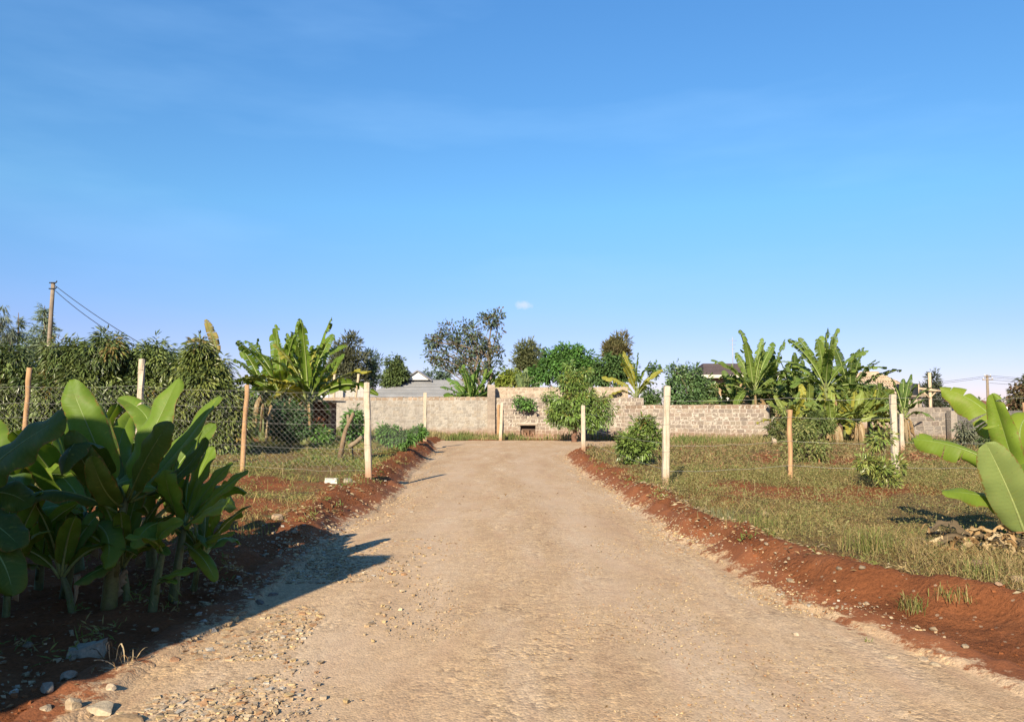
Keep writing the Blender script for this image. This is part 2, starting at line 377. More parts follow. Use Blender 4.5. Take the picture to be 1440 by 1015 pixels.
# ------------------------------------------------------------------ ground + road
def axis(lo_f, hi_f, step, far, ratio):
    a = list(np.arange(lo_f, hi_f + 1e-6, step))
    s = step; x = hi_f
    while x < far: s *= ratio; x += s; a.append(x)
    s = step; x = lo_f
    b = []
    while x > -far: s *= ratio; x -= s; b.append(x)
    return np.array(b[::-1] + a)
gx = axis(-4.6, 4.6, .045, 2500, 1.055)
ys = [2.2]
while ys[-1] < 2800: ys.append(ys[-1] + max(.035, .0095 * ys[-1] if ys[-1] < 45 else .05 * ys[-1]))
back = [2.2]; s_ = .06
while back[-1] > -300: s_ *= 1.3; back.append(back[-1] - s_)
gy = np.array(back[:0:-1] + ys)
X, Y = np.meshgrid(gx, gy); Z = terrain(X, Y)
_in = np.minimum(X - (x_left(Y) + wob(Y, 11) - .30), x_right(Y) + wob(Y, 21) + .26 - X)
Z = Z - .05 * sstep((_in - .03) / .12) * (Y < 33)

def soil_mask(x, y):
    """1 = litter / weeds, 0 = bare red soil"""
    ul = x_left(y) - x; ur = x - x_right(y)
    ml = sstep((ul - bank_w_left(y) * .85) / .45) * np.interp(y, [6.3, 7.8], [0, 1])
    mr = sstep((ur - bank_w_right(y) * .9) / .35) * np.interp(y, [3.5, 4.5], [0, 1])
    p = fbm(x * .55, y * .4, 71) * 1.7 - .08
    bare = np.exp(-((x - 8.3) / 3.2) ** 2 - ((y - 19.5) / 1.8) ** 2) * .55 + np.exp(-((x + 5.2) / 2.4) ** 2 - ((y - 13.4) / 1.3) ** 2) * .9 + np.exp(-((x + 4.2) / 1.8) ** 2 - ((y - 10.2) / 1.) ** 2) * .45
    bare = bare + np.exp(-((x + 5.5) / 3) ** 2 - ((y - 11.) / .8) ** 2) * .25
    m = np.where(ul > 0, ml, np.where(ur > 0, mr, 0)) * np.clip(.85 + p - bare, 0, 1)
    return np.clip(m, 0, 1)
mask = soil_mask(X, Y)
ny, nx = X.shape
def grid_quads(ny, nx):
    i = np.arange(ny - 1)[:, None] * nx; j = np.arange(nx - 1)[None]
    return np.stack([i + j, i + j + 1, i + nx + j + 1, i + nx + j], -1).reshape(-1, 4)
b = MB(); b.add(np.stack([X, Y, Z], -1), grid_quads(ny, nx), None, np.repeat(mask.reshape(-1, 1), 3, 1))
tag(b.build('ground', M['ground']), kind='structure')

# road: a gravel sheet whose ragged edges dip into the soil
ry = [-6.]
while ry[-1] < 33: ry.append(ry[-1] + (.05 if ry[-1] > 2 and ry[-1] < 6 else .25 if ry[-1] < 2 else .0095 * ry[-1]))
ry = np.array(ry); rt = np.linspace(-1, 1, 131)
YY = np.repeat(ry[:, None], len(rt), 1)
xl = x_left(ry) + wob(ry, 11) - .34; xr = x_right(ry) + wob(ry, 21) + .30
XX = xl[:, None] + (xr - xl)[:, None] * (rt[None] + 1) / 2
edge = np.minimum(XX - xl[:, None], xr[:, None] - XX)
TR = np.exp(-((rt[None] + .36 + .05 * np.sin(YY * .4)) / .17) ** 2) + np.exp(-((rt[None] - .40 + .05 * np.sin(YY * .33 + 2)) / .18) ** 2)   # two compacted wheel tracks
ZZ = terrain(XX, YY) + .012 - .03 * np.clip(1 - edge / .1, 0, 1) ** 2 + fbm(XX * 1.6, YY * .8, 90, 3) * .022 + fbm(XX * 14, YY * 14, 91, 2) * .006 - .010 * TR
ecol = np.stack([np.clip(1 - edge / .62, 0, 1), TR, 0 * TR], -1).reshape(-1, 3)
b = MB(); b.add(np.stack([XX, YY, ZZ], -1), grid_quads(*XX.shape), None, ecol)
tag(b.build('road', M['road']), kind='structure')
# the crossing lane along the wall
cx = np.linspace(-3.6, 16, 200); cy = np.linspace(30.2, 37.4, 60)
CXx, CYy = np.meshgrid(cx, cy)
lo = 30.4 + .5 * (vnoise(cx * 1.2, cx * 0, 6) - .5) ; hi = 37. + .5 * (vnoise(cx * 1.2, cx * 0, 7) - .5) - .12 * np.clip(cx - 3, 0, 20)
CYy = lo + (hi - lo) * (CYy - 30.2) / 7.2
edge = np.minimum(np.minimum(CYy - 30.2, 37. - CYy), np.minimum(CXx + 3.6, 16 - CXx))
CZ = terrain(CXx, CYy, False) * .3 + .012 - .12 * np.clip(1 - np.minimum(CYy - lo, hi - CYy) / .4, 0, 1) ** 2 + fbm(CXx * 2, CYy * 2, 95) * .02
b = MB(); b.add(np.stack([CXx, CYy, CZ], -1), grid_quads(*CXx.shape), None, np.stack([np.clip(1 - edge / .5, 0, 1), .4 + 0 * edge, 0 * edge], -1).reshape(-1, 3))
tag(b.build('cross_road', M['road']), kind='structure')

# ------------------------------------------------------------------ stones
def stone_verts(c, r, n):
    """n angular pebbles: jittered 8-corner lumps"""
    u = np.array([[x, y, z] for z in (-1, 1) for y in (-1, 1) for x in (-1, 1)], float) * .58
    v = u[None] * (1 + rng.uniform(-.45, .35, (n, 8, 1))) + rng.uniform(-.18, .18, (n, 8, 3))
    v *= np.stack([rng.uniform(.8, 1.3, n), rng.uniform(.7, 1.1, n), rng.uniform(.4, .75, n)], -1)[:, None]
    a = rng.uniform(0, 6.28, n); ca, sa = np.cos(a)[:, None], np.sin(a)[:, None]
    x = v[..., 0] * ca - v[..., 1] * sa; y = v[..., 0] * sa + v[..., 1] * ca
    v = np.stack([x, y, v[..., 2]], -1) * r[:, None, None] + c[:, None]
    q = np.array([(0, 2, 3, 1), (4, 5, 7, 6), (0, 1, 5, 4), (2, 6, 7, 3), (0, 4, 6, 2), (1, 3, 7, 5)])
    return v.reshape(-1, 3), (q[None] + np.arange(n)[:, None, None] * 8).reshape(-1, 4)
gc, grd = [], []
def add_gravel(n, ya, yb, side, rmin, rmax, spread, p=2.2, off=.1):
    y = ya + (yb - ya) * rng.uniform(0, 1, n) ** 1.5
    if side == 'l': x = x_left(y) + wob(y, 11) + rng.normal(off, spread, n)
    elif side == 'r': x = x_right(y) + wob(y, 21) + rng.normal(0, spread, n)
    else: x = x_left(y) + (x_right(y) - x_left(y)) * rng.uniform(0, 1, n)
    r = rmin + (rmax - rmin) * rng.uniform(0, 1, n) ** p
    keep = vnoise(x * 1.7, y * 1.1, 57) > (.52 if side == 'm' else .25)
    x, y, r = x[keep], y[keep], r[keep]
    z = terrain(x, y, False) + .012 - r * .05
    gc.append(np.stack([x, y, z], -1)); grd.append(r)
add_gravel(11000, 3.4, 9, 'l', .006, .032, .36, 3.2, .28); add_gravel(6500, 3.4, 12, 'r', .004, .018, .15, 3); add_gravel(2200, 8, 30, 'l', .008, .03, .24, 3); add_gravel(2400, 8, 30, 'r', .008, .028, .14, 3)
add_gravel(15000, 3.3, 9, 'm', .004, .010, 0, 3)
gc = np.vstack(gc); grd = np.concatenate(grd)
v, q = stone_verts(gc, grd, len(grd))
base = np.array([[.48, .34, .20], [.54, .41, .26], [.38, .29, .20], [.58, .42, .22], [.40, .23, .12], [.50, .44, .36]])
gcol = base[rng.choice(6, len(grd), p=[.3, .2, .15, .15, .12, .08])] * rng.uniform(.75, 1.15, (len(grd), 1))
b = MB(); b.add(v, q, None, np.repeat(gcol, 8, 0))
tag(b.build('gravel', M['stone'], smooth=False), 'loose tan gravel strewn over the road and its edges', 'gravel', kind='stuff')

cy_ = 3.6 + 22 * rng.uniform(0, 1, 5200) ** 1.8; sd_ = rng.integers(0, 2, 5200); of = rng.uniform(.05, 1.25, 5200)
cx_ = np.where(sd_ == 0, x_left(cy_) + wob(cy_, 11) - of * bank_w_left(cy_), x_right(cy_) + wob(cy_, 21) + of * bank_w_right(cy_))
kp = vnoise(cx_ * 1.9, cy_ * 1.3, 77) > .45; cx_, cy_ = cx_[kp], cy_[kp]; cr_ = .005 + .022 * rng.uniform(0, 1, len(cx_)) ** 4
v, q = stone_verts(np.stack([cx_, cy_, terrain(cx_, cy_) + cr_ * .1], -1), cr_, len(cr_))
b = MB(); b.add(v, q, None, (.5, .5, .5)); tag(b.build('soil_clods', M['clod'], smooth=False), 'crumbled red soil clods lying along both banks', 'soil clods', kind='stuff')

def rock(px, py, d, r, label, col, group=None, flat=.7, name='stone', cat='stone', elong=1.2):
    x = at(px, py, d)[0]; z = tz(x, d)
    import bmesh
    bm = bmesh.new(); bmesh.ops.create_icosphere(bm, subdivisions=3, radius=1)
    V = np.array([v.co[:] for v in bm.verts]); F = [[v.index for v in f.verts] for f in bm.faces]; bm.free()
    # chop by random planes for facets
    for k in range(11):
        n = rng.normal(size=3); n /= np.linalg.norm(n); h = rng.uniform(.55, .85)
        dd = V @ n; V = V - np.clip(dd - h, 0, None)[:, None] * n
    V = V + (vnoise(V[:, 0] * 4 + px, V[:, 1] * 4 + V[:, 2] * 3, 3)[:, None] - .5) * .08
    a = rng.uniform(0, 3); V = V * np.array([elong, .9, flat]); V = V @ np.array([[math.cos(a), math.sin(a), 0], [-math.sin(a), math.cos(a), 0], [0, 0, 1]])
    V = V * r + np.array([x, d, z + r * flat * .55])
    b = MB(); b.add(V, None, F, tuple(np.array(col) * (.72, .64, .55)))
    return tag(b.build(name, M['stone'], origin=(x, d, z), smooth=False), label, cat, group)
G1 = (.55, .47, .36); G2 = (.46, .42, .36); G3 = (.60, .44, .28); G4 = (.40, .25, .16)
rock(143, 982, 3.95, .072, 'pale squarish stone on the left road edge at the bottom of the photo', (.66, .60, .48), flat=.62)
rock(103, 984, 3.93, .052, 'small upright pale stone beside the larger squarish stone at the road edge', (.6, .52, .4), flat=.9, elong=.8)
rock(122, 988, 3.9, .035, 'small tan stone wedged between two bigger stones at the road edge', G3)
rock(66, 993, 3.92, .035, 'flat stone on red soil, leftmost of the sunlit ones by the road edge', G1, flat=.5)
rock(172, 998, 3.78, .085, 'flat brown stone half sunk in gravel at the lower left road edge', (.5, .38, .25), flat=.45)
rock(155, 962, 4.2, .034, 'small white stone on sunlit red soil near the dry leaf scraps', (.7, .62, .5))
rock(96, 945, 4.35, .04, 'small pale stone lying in the shade on red soil below the banana plants', G2)
rock(67, 960, 4.15, .045, 'rounded grey stone in the shade at the lower left', G2)
rock(247, 906, 4.75, .035, 'reddish stone just past the shadow edge on the left verge', (.42, .26, .17))
rock(365, 838, 6.1, .05, 'dark grey stone on the road edge where the shade ends', (.25, .23, .22))
rock(385, 828, 6.35, .045, 'grey stone at the road edge inside the banana shadow', (.33, .31, .3))
rock(390, 733, 9.3, .08, 'pale boulder resting on the left bank where the sunlight starts', (.62, .5, .38))
rock(1298, 909, 4.75, .035, 'whitish stone at the foot of the right red bank, rightmost of three', (.62, .52, .4))
rock(1252, 906, 4.8, .045, 'flat whitish stone at the right road edge under the red bank', (.64, .55, .42), flat=.4)
rock(1314, 921, 4.65, .03, 'little grey stone on red soil at the right road edge', (.5, .45, .36))
rock(1381, 806, 6.2, .085, 'brown stone on the right bank below the dry banana leaves', (.40, .29, .21), flat=.9)
rock(1433, 820, 5.9, .05, 'pale stone on the right bank at the right edge of the photo', (.52, .42, .33))
rock(1405, 848, 5.45, .03, 'small stone in the shade low on the right bank', (.45, .33, .25))
rock(1075, 712, 9.7, .07, 'pale stone among the weeds of the right field', (.52, .42, .33))
rock(1118, 882, 5.25, .03, 'lone pale chip at the right gravel edge', (.62, .55, .45))
rock(488, 668, 13.6, .11, 'rounded white rock beside the rectangular block on the left verge', (.66, .6, .52))
for i in range(24):
    sx = rng.uniform(2.2, 3.4) if i % 2 else None
    y = rng.uniform(4.6, 9)
    x = float(x_right(y) + rng.uniform(0, .9)) if i % 2 else float(x_left(y) - rng.uniform(0, 1.0))
    px = CX + x / y * FPX
    rock(px, 800, y, rng.uniform(.018, .032), 'small stone scattered on the red soil of the %s bank' % ('right' if i % 2 else 'left'), tuple(np.array(G1) * rng.uniform(.6, 1.05)), 'small stones on the %s bank' % ('right' if i % 2 else 'left'))

def chunk(px, py, d, size, rot, label, col, tilt=.1):
    x = at(px, py, d)[0]; z = tz(x, d); b = MB()
    nx_, ny_, nz_ = 9, 5, 5
    def face(o, u, v, n, m):
        g = np.array([[o + u * i / n + v * j / m for i in range(n + 1)] for j in range(m + 1)]).reshape(-1, 3); return g, grid_quads(m + 1, n + 1)
    a, w, h = np.array(size)
    for o, u, v in (((0, 0, 0), (a, 0, 0), (0, 0, h)), ((a, 0, 0), (0, w, 0), (0, 0, h)), ((a, w, 0), (-a, 0, 0), (0, 0, h)), ((0, w, 0), (0, -w, 0), (0, 0, h)), ((0, 0, h), (a, 0, 0), (0, w, 0))):
        g, q = face(np.array(o, float), np.array(u, float), np.array(v, float), 8, 5)
        g = g + (np.stack([vnoise(g[:, 0] * 30 + k * 9 + g[:, 2] * 17, g[:, 1] * 30 + g[:, 2] * 21, k) for k in range(3)], -1) - .5) * .022
        g[:, 2] += (g[:, 0] - a / 2) * tilt
        ca, sa = math.cos(rot), math.sin(rot); g -= (a / 2, w / 2, .03)
        g = np.stack([g[:, 0] * ca - g[:, 1] * sa, g[:, 0] * sa + g[:, 1] * ca, g[:, 2]], -1) + (x, d, z)
        b.add(g, q, None, col)
    return tag(b.build('stone_block', M['stone'], origin=(x, d, z), smooth=False), label, 'block')
chunk(122, 914, 4.75, (.19, .13, .1), .3, 'broken building block lying in the shade below the banana plants', (.36, .31, .23), .25)
chunk(466, 672, 13.3, (.2, .14, .12), .05, 'grey rectangular building block in the grass near the left concrete fence post', (.66, .6, .52), 0)

# ------------------------------------------------------------------ walls of stone blocks
def block_wall(label, A, B, z0, h, th, cols, mortar, bl=.30, bh=.175, hole=None, capcol=None, proud=.018, seed=1, cap_rows=1, setback_rows=0):
    A = np.array(A, float); B = np.array(B, float); L = np.linalg.norm(B - A); u = (B - A) / L; n = np.array([u[1], -u[0]])   # n points to the camera side
    org = np.array([A[0], A[1], z0])
    root = thing('block_wall', label, 'wall', org)
    def Mx(v): return np.stack([v[:, 0] * u[0] + v[:, 1] * n[0], v[:, 0] * u[1] + v[:, 1] * n[1], v[:, 2]], -1)
    core = MB()
    zr = [-.4, h - .008]
    if hole:
        a, b_, c, d_ = hole
        core.box((0, -th + .02, zr[0]), (a, -.02, zr[1]), mortar, M=Mx); core.box((b_, -th + .02, zr[0]), (L, -.02, zr[1]), mortar, M=Mx)
        core.box((a, -th + .02, zr[0]), (b_, -.02, c), mortar, M=Mx); core.box((a, -th + .02, d_), (b_, -.02, zr[1]), mortar, M=Mx)
    else: core.box((0, -th + .02, zr[0]), (L, -.02, zr[1]), mortar, M=Mx)
    core.build('mortar_core', M['mortar'], root, smooth=False)
    bk = MB(); r = np.random.default_rng(seed); z = -.1; row = 0; nrow = int(round((h + .1) / bh))
    rh = (h + .1) / nrow
    for row in range(nrow):
        x = -r.uniform(0, bl) ; top = row >= nrow - cap_rows
        while x < L:
            w = bl * r.uniform(.8, 1.2); x0, x1 = max(x, 0), min(x + w, L); x += w
            if x1 - x0 < .05: continue
            zz0 = -.1 + row * rh
            if hole and x1 > hole[0] - .02 and x0 < hole[1] + .02 and zz0 + rh > hole[2] + .03 and zz0 < hole[3] - .03:
                if x0 < hole[0] - .08: x1 = hole[0]
                elif x1 > hole[1] + .08: x0 = hole[1]
                else: continue
            g = r.uniform(.012, .026); c = np.array(cols[r.integers(len(cols))]) * r.uniform(.85, 1.12)
            if top and capcol is not None: c = np.array(capcol) * r.uniform(.75, 1.2)
            pr = r.uniform(0, proud) * .6 - .01
            # two-sided block, rough front made of a small grid
            gx_ = np.linspace(x0 + g, x1 - g, 4); gz_ = np.linspace(zz0 + g * .8, zz0 + rh - g * .8, 3)
            GX, GZ = np.meshgrid(gx_, gz_); GY = np.full_like(GX, -.02 + pr + .012) + r.uniform(-.012, .012, GX.shape)
            GX = GX + r.uniform(-.012, .012, GX.shape); GZ = GZ + r.uniform(-.008, .008, GX.shape)
            f = np.stack([GX, GY, GZ], -1).reshape(-1, 3)
            ring = [0, 1, 2, 3, 7, 11, 10, 9, 8, 4]
            bkv = f[ring] * (1, 0, 1) + (0, -.03, 0)
            V = np.vstack([f, bkv]); q = list(grid_quads(3, 4)); k = len(ring)
            q = [tuple(a) for a in q] + [(ring[i], 12 + i, 12 + (i + 1) % k, ring[(i + 1) % k]) for i in range(k)]
            bk.add(Mx(V), q, None, c)
            if top:   # ragged top edge stones
                bk.box((x0 + g, -th + .01, h - .03), (x1 - g, -.03, h + r.uniform(.0, .03)), c * .9, M=Mx, jit=.008)
    bk.build('stone_courses', M['block'], root, smooth=False)
    return root, Mx, L

tan = [(.37, .30, .24), (.34, .28, .23), (.40, .33, .26), (.31, .25, .21), (.39, .30, .24)]
grey = [(.42, .37, .31), (.39, .35, .30), (.45, .40, .34), (.42, .36, .29)]
dgrey = [(.27, .23, .20), (.24, .21, .19), (.30, .26, .23), (.25, .20, .17)]
mort = (.60, .525, .44)
def gpt(px, d): return (at(px, 575, d)[0], d)
wl, MxL, LL = block_wall('long low grey stone wall left of the road end', gpt(440, 42), gpt(690, 40), .0, 2.12, .25, grey, (.48, .43, .37), capcol=(.42, .31, .22), seed=3, proud=.012)
p0 = gpt(690, 40.0); p1 = gpt(905, 38.2)
Lm = math.dist(p0, p1); s0 = Lm * (733 - 690) / 215; s1 = Lm * (755 - 690) / 215
wm, MxM, LM = block_wall('tan stone wall facing the road end, with a dark square opening near its foot', p0, p1, .0, 2.05, .25, tan, mort, hole=(s0, s1, .1, .66), seed=4)
b = MB()
for bx in (((s0, -.6, .1), (s1, -.55, .66)), ((s0 - .02, -.55, .06), (s1 + .02, -.02, .1)), ((s0 - .12, -.05, .665), (s1 + .12, .045, .74))): b.box(*bx, (.42, .33, .25), M=MxM, jit=.008)
b.build('drain_opening', M['block'], wm, smooth=False)
b = MB(); b.box((s0 + .02, -.54, .1), (s1 - .02, -.3, .64), (.09, .075, .065), M=MxM, jit=.01)  # dark box at the back, its colour painting in the opening's shade
for k in range(9): b.box((s0 + .05 + .08 * k, -.3, .1), (s0 + .14 + .08 * k, -.1 - .1 * (k % 2), .14 + .3 * rng.uniform() ** 2), tuple(np.array((.30, .23, .18)) * rng.uniform(.5, 1.2)), M=MxM, jit=.03)
b.build('rubble_and_dark_back', M['block'], wm, smooth=False)
block_wall('taller pinkish stone wall rising behind the wall at the road end', (at(694, 0, 40.5)[0], 40.5), (at(878, 0, 39.2)[0], 39.2), .0, 2.62, .2, [(.50, .39, .29), (.46, .35, .26), (.54, .43, .33)], (.60, .49, .37), seed=5)
b = MB(); c = at(691, 541, 39.9); b.box((c[0] - .19, 39.75, -.2), (c[0] + .19, 40.15, c[2]), (.50, .42, .34), jit=.01)
for k in range(11): b.box((c[0] - .2, 39.735, .05 + k * .235), (c[0] + .2, 39.78, .265 + k * .235), tuple(np.array((.42, .34, .27)) * rng.uniform(.8, 1.15)), jit=.008)
tag(b.build('wall_pillar', M['block'], origin=(c[0], 39.95, 0), smooth=False), 'square stone pillar where the low and the taller wall meet', 'pillar')
block_wall('brown topped stone wall behind the right field', gpt(878, 37.6), gpt(1080, 33.5), .0, 1.68, .22, tan, mort, capcol=(.36, .26, .19), seed=6)
block_wall('grey block wall between the dry bananas and the rusty roofed hut', gpt(1255, 34), gpt(1338, 33), -.1, 1.66, .2, dgrey, (.42, .36, .30), bh=.19, bl=.3, seed=8, capcol=(.32, .27, .23))
block_wall('dark grey block wall behind the leaves of the right banana plant', gpt(1342, 32.9), gpt(1440, 36.5), -.1, 1.5, .2, [(.26, .23, .21), (.22, .2, .185)], (.34, .3, .26), bh=.21, seed=9)
b = MB(); c = at(1340, 570, 32.7); b.box((c[0] - .16, 32.6, -.3), (c[0] + .12, 32.95, 1.42), (.42, .36, .3), jit=.012)
tag(b.build('wall_pillar', M['block'], origin=(c[0], 32.8, 0), smooth=False), 'plain grey pillar at the end of the grey block wall', 'pillar')

# ------------------------------------------------------------------ leaves, shrubs, trees
def leaf_quads(P, D, Nrm, ln, w, fold=.25):
    """n leaves: base P, direction D, face normal hint Nrm"""
    D = D / (np.linalg.norm(D, axis=1)[:, None] + 1e-9)
    S = np.cross(D, Nrm); S /= np.linalg.norm(S, axis=1)[:, None] + 1e-9
    U = np.cross(S, D); n = len(P); ln = np.broadcast_to(ln, (n,))[:, None]; w = np.broadcast_to(w, (n,))[:, None]
    mid = P + D * ln * .45
    v = np.stack([P, mid + S * w * .5 + U * w * fold * .5, P + D * ln - U * ln * .08, mid - S * w * .5 + U * w * fold * .5], 1)
    k = np.arange(n)[:, None] * 4
    t = np.concatenate([np.hstack([k, k + 1, k + 2]), np.hstack([k, k + 2, k + 3])])
    return v.reshape(-1, 3), t

def crown_mesh(blobs, d, nclump, nleaf, ln, w, cols, seed, droop=.4, clump_r=.25, shell=.55, depth=1., tipcol=None, tipp=.1, jitter=.9, zflat=1.):
    r = np.random.default_rng(seed)
    W = np.array([b_[2] ** 2 for b_ in blobs], float); W /= W.sum()
    k = r.choice(len(blobs), nclump, p=W)
    cen = np.array([at(b_[0], b_[1], d) for b_ in blobs]); rad = np.array([b_[2] * d / FPX for b_ in blobs])
    dv = r.normal(size=(nclump, 3)); dv /= np.linalg.norm(dv, axis=1)[:, None]
    cc = cen[k] + dv * (rad[k] * (shell + (1 - shell) * r.uniform(0, 1, nclump) ** .6))[:, None] * (1, depth, zflat)
    out = dv
    cb = r.uniform(.7, 1.3, nclump); cidx = r.choice(len(cols), nclump)
    ccol = np.array(cols)[cidx] * cb[:, None]
    if tipcol is not None:
        tip = (r.uniform(0, 1, nclump) < tipp) & (dv[:, 2] > -.2); ccol[tip] = np.array(tipcol) * r.uniform(.7, 1.2, (tip.sum(), 1))
    j = np.repeat(np.arange(nclump), nleaf); n = len(j)
    off = r.normal(size=(n, 3)); off /= np.linalg.norm(off, axis=1)[:, None]
    P = cc[j] + off * clump_r * (r.uniform(0, 1, n) ** .6)[:, None] * r.uniform(.6, 1.2, nclump)[j][:, None]
    D = off * jitter + out[j] * .5 + np.array([0, 0, -droop * 1.6])
    Nh = r.normal(size=(n, 3)) * .5 + out[j] * .6 + (0, 0, .6)
    v, t = leaf_quads(P, D, Nh, ln * r.uniform(.7, 1.2, n), w * r.uniform(.75, 1.2, n))
    c = np.repeat(np.clip(ccol[j] * r.uniform(.8, 1.2, (n, 1)), 0, 1), 4, 0)
    return v, t, c, cc

def limbs(b, base, cc, d0, r0, seed, nb=12, fork=.35, col=(.20, .15, .11), trunk_top=None, wob_=.12, sides=7):
    r = np.random.default_rng(seed); base = np.asarray(base, float)
    top = np.array(trunk_top) if trunk_top is not None else np.array([cc[:, 0].mean() * .5 + base[0] * .5, base[1], base[2] + (cc[:, 2].mean() - base[2]) * fork])
    H = np.linalg.norm(top - base)
    pts = np.array([base + (top - base) * t + (r.normal(size=3) * H * .03 * (0 < t < 1)) for t in np.linspace(0, 1, 6)]); pts[0, 2] -= .15
    b.tube(pts, np.linspace(r0, r0 * .72, 6) * (1 + .35 * (np.arange(6) == 0)), sides, col)
    idx = r.choice(len(cc), min(nb, len(cc)), replace=False)
    for i in idx:
        e = cc[i]; ks = [k for k in range(2, 6) if pts[k][2] < e[2] - .15 * abs(e[0] - pts[k][0])] or [2]; st = pts[ks[r.integers(max(0, len(ks) - 2), len(ks))]]; dist = np.linalg.norm(e - st)
        mid = st * .55 + e * .45 + r.normal(size=3) * dist * wob_ + (0, 0, dist * .12)
        tt = np.linspace(0, 1, 6)[:, None]
        p = (1 - tt) ** 2 * st + 2 * tt * (1 - tt) * mid + tt ** 2 * e
        b.tube(p, np.linspace(r0 * .36, r0 * .06, 6), 5, col)

def tree(name, label, cat, d, blobs, base_px, cols, nclump=120, nleaf=30, ln=.16, w=.06, seed=1, mat='leaf', droop=.4, clump_r=.25, group=None, r0=.12, nb=12, fork=.35,
         barkcol=(.20, .15, .11), shell=.5, tipcol=None, tipp=.1, trunk_top=None, stems=None, depth=1., zbase=None, crown_name='crown', trunk_name='trunk', jitter=.9, zflat=1.):
    bx = at(base_px, 575, d)[0]; bz = tz(bx, d) if zbase is None else zbase
    org = np.array([bx, d, bz]); root = thing(name, label, cat, org, group)
    v, t, c, cc = crown_mesh(blobs, d, nclump, nleaf, ln, w, cols, seed, droop, clump_r, shell, depth, tipcol, tipp, jitter, zflat)
    b = MB(); b.add(v, None, t, c); b.build(crown_name, M[mat], root, org, smooth=False)
    b = MB()
    if stems:
        for (spx, tpx, tpy, rr) in stems:
            limbs(b, (at(spx, 575, d)[0], d + rng.uniform(-.15, .15), bz), cc, d, rr, seed + spx, max(3, nb // len(stems)), fork, barkcol, at(tpx, tpy, d))
    else: limbs(b, org, cc, d, r0, seed, nb, fork, barkcol, trunk_top)
    b.build(trunk_name, M['bark'], root, org)
    return root

DK = [(0.064, 0.118, 0.054), (0.082, 0.144, 0.054), (0.050, 0.100, 0.054)]
MG = [(0.085, 0.130, 0.035), (0.115, 0.165, 0.042), (0.062, 0.105, 0.032), (0.140, 0.180, 0.050), (0.075, 0.120, 0.036)]
GR = [(0.088, 0.210, 0.049), (0.114, 0.254, 0.053), (0.070, 0.175, 0.049)]
OL = [(0.120, 0.144, 0.064), (0.096, 0.128, 0.072), (0.144, 0.160, 0.072)]
BLG = [(0.087, 0.147, 0.107), (0.107, 0.167, 0.107), (0.078, 0.128, 0.098)]
YG = [(.20, .26, .04), (.16, .24, .035), (.24, .28, .05)]

# mango row on the left
mg = dict(mat='mango', ln=.18, w=.046, droop=.6, clump_r=.24, tipcol=(.24, .17, .05), tipp=.05, nleaf=42, shell=.4, r0=.11, nb=16)
tree('mango_tree', 'mango tree at the left edge of the photo, by the leftmost wooden post', 'tree', 20.5, [(-30, 525, 40), (22, 512, 28), (40, 555, 36), (-10, 580, 42), (20, 605, 28), (-60, 560, 40), (50, 640, 20), (10, 640, 25)], 0, MG, nclump=560, seed=11, **mg)
tree('mango_tree', 'mango tree just right of the leaning utility pole, its crown speckled with orange new leaves', 'tree', 20, [(85, 500, 21), (112, 505, 24), (148, 494, 27), (120, 545, 38), (78, 552, 33), (155, 560, 34), (110, 610, 34), (150, 615, 30), (80, 620, 26)], 115, MG, nclump=600, seed=12, **mg)
tree('mango_tree', 'dense mango tree behind the tall concrete post of the left fence', 'tree', 20.5, [(190, 508, 24), (218, 506, 26), (243, 520, 22), (205, 555, 36), (240, 570, 30), (215, 615, 32), (185, 610, 28), (240, 620, 26)], 212, MG, nclump=560, seed=13, **mg)
tree('mango_tree', 'low mango tree filling the gap behind the two left posts of the left fence', 'tree', 22, [(60, 520, 22), (60, 560, 30), (165, 515, 18), (170, 550, 26), (172, 590, 26), (255, 545, 24), (60, 600, 28), (255, 590, 20)], 165, MG, nclump=420, seed=15, **mg)
tree('mango_tree', 'conical mango tree with yellowed banana leaves sticking out above its top', 'tree', 19.5, [(283, 500, 19), (270, 515, 20), (300, 520, 20), (288, 545, 32), (318, 565, 24), (258, 565, 28), (300, 612, 30), (334, 590, 18), (262, 615, 28), (328, 620, 18)], 292, [tuple(np.array(c) * (1.15, 1.05, .9)) for c in MG], nclump=560, seed=14, **mg)

# trees beyond the walls
tree('open_tree', 'tall open crowned tree with see through blue green foliage behind the tiled house', 'tree', 52, [(610, 480, 13), (604, 500, 9), (628, 466, 13), (622, 500, 15), (645, 478, 15), (655, 455, 8), (666, 470, 13), (690, 448, 15), (699, 466, 10), (672, 492, 19), (697, 492, 11), (650, 510, 13), (636, 518, 9), (690, 520, 16), (665, 528, 14), (614, 512, 8), (703, 510, 5), (702, 440, 5), (676, 447, 6)], 676,
     BLG + [(.05, .075, .04), (.085, .075, .04)], nclump=330, nleaf=15, ln=.24, w=.11, seed=21, droop=.2, clump_r=.34, r0=.16, nb=60, tipcol=(.14, .09, .04), tipp=.12, shell=.25, stems=[(688, 688, 480, .17), (668, 660, 490, .13), (674, 672, 500, .11)], barkcol=(.22, .175, .13), fork=.5, jitter=1.2)
tree('grey_tree', 'dark grey green tree behind the white wall right of the banana clump', 'tree', 70, [(476, 500, 15), (494, 481, 11), (486, 512, 19), (502, 505, 12), (470, 525, 14), (490, 532, 18), (505, 530, 9)], 488, [(.09, .10, .065), (.11, .12, .08), (.075, .09, .06)], nclump=220, nleaf=18, ln=.5, w=.12, seed=22, droop=-.25, clump_r=.5, r0=.2, shell=.35)
tree('sparse_tree', 'thin bluish tree between the dark grey green tree and the round green tree', 'tree', 72, [(520, 502, 8), (516, 518, 10), (531, 510, 6), (524, 530, 10), (512, 532, 7)], 521, BLG, nclump=80, nleaf=16, ln=.45, w=.12, seed=23, droop=-.2, clump_r=.5, r0=.14, shell=.2, nb=20)
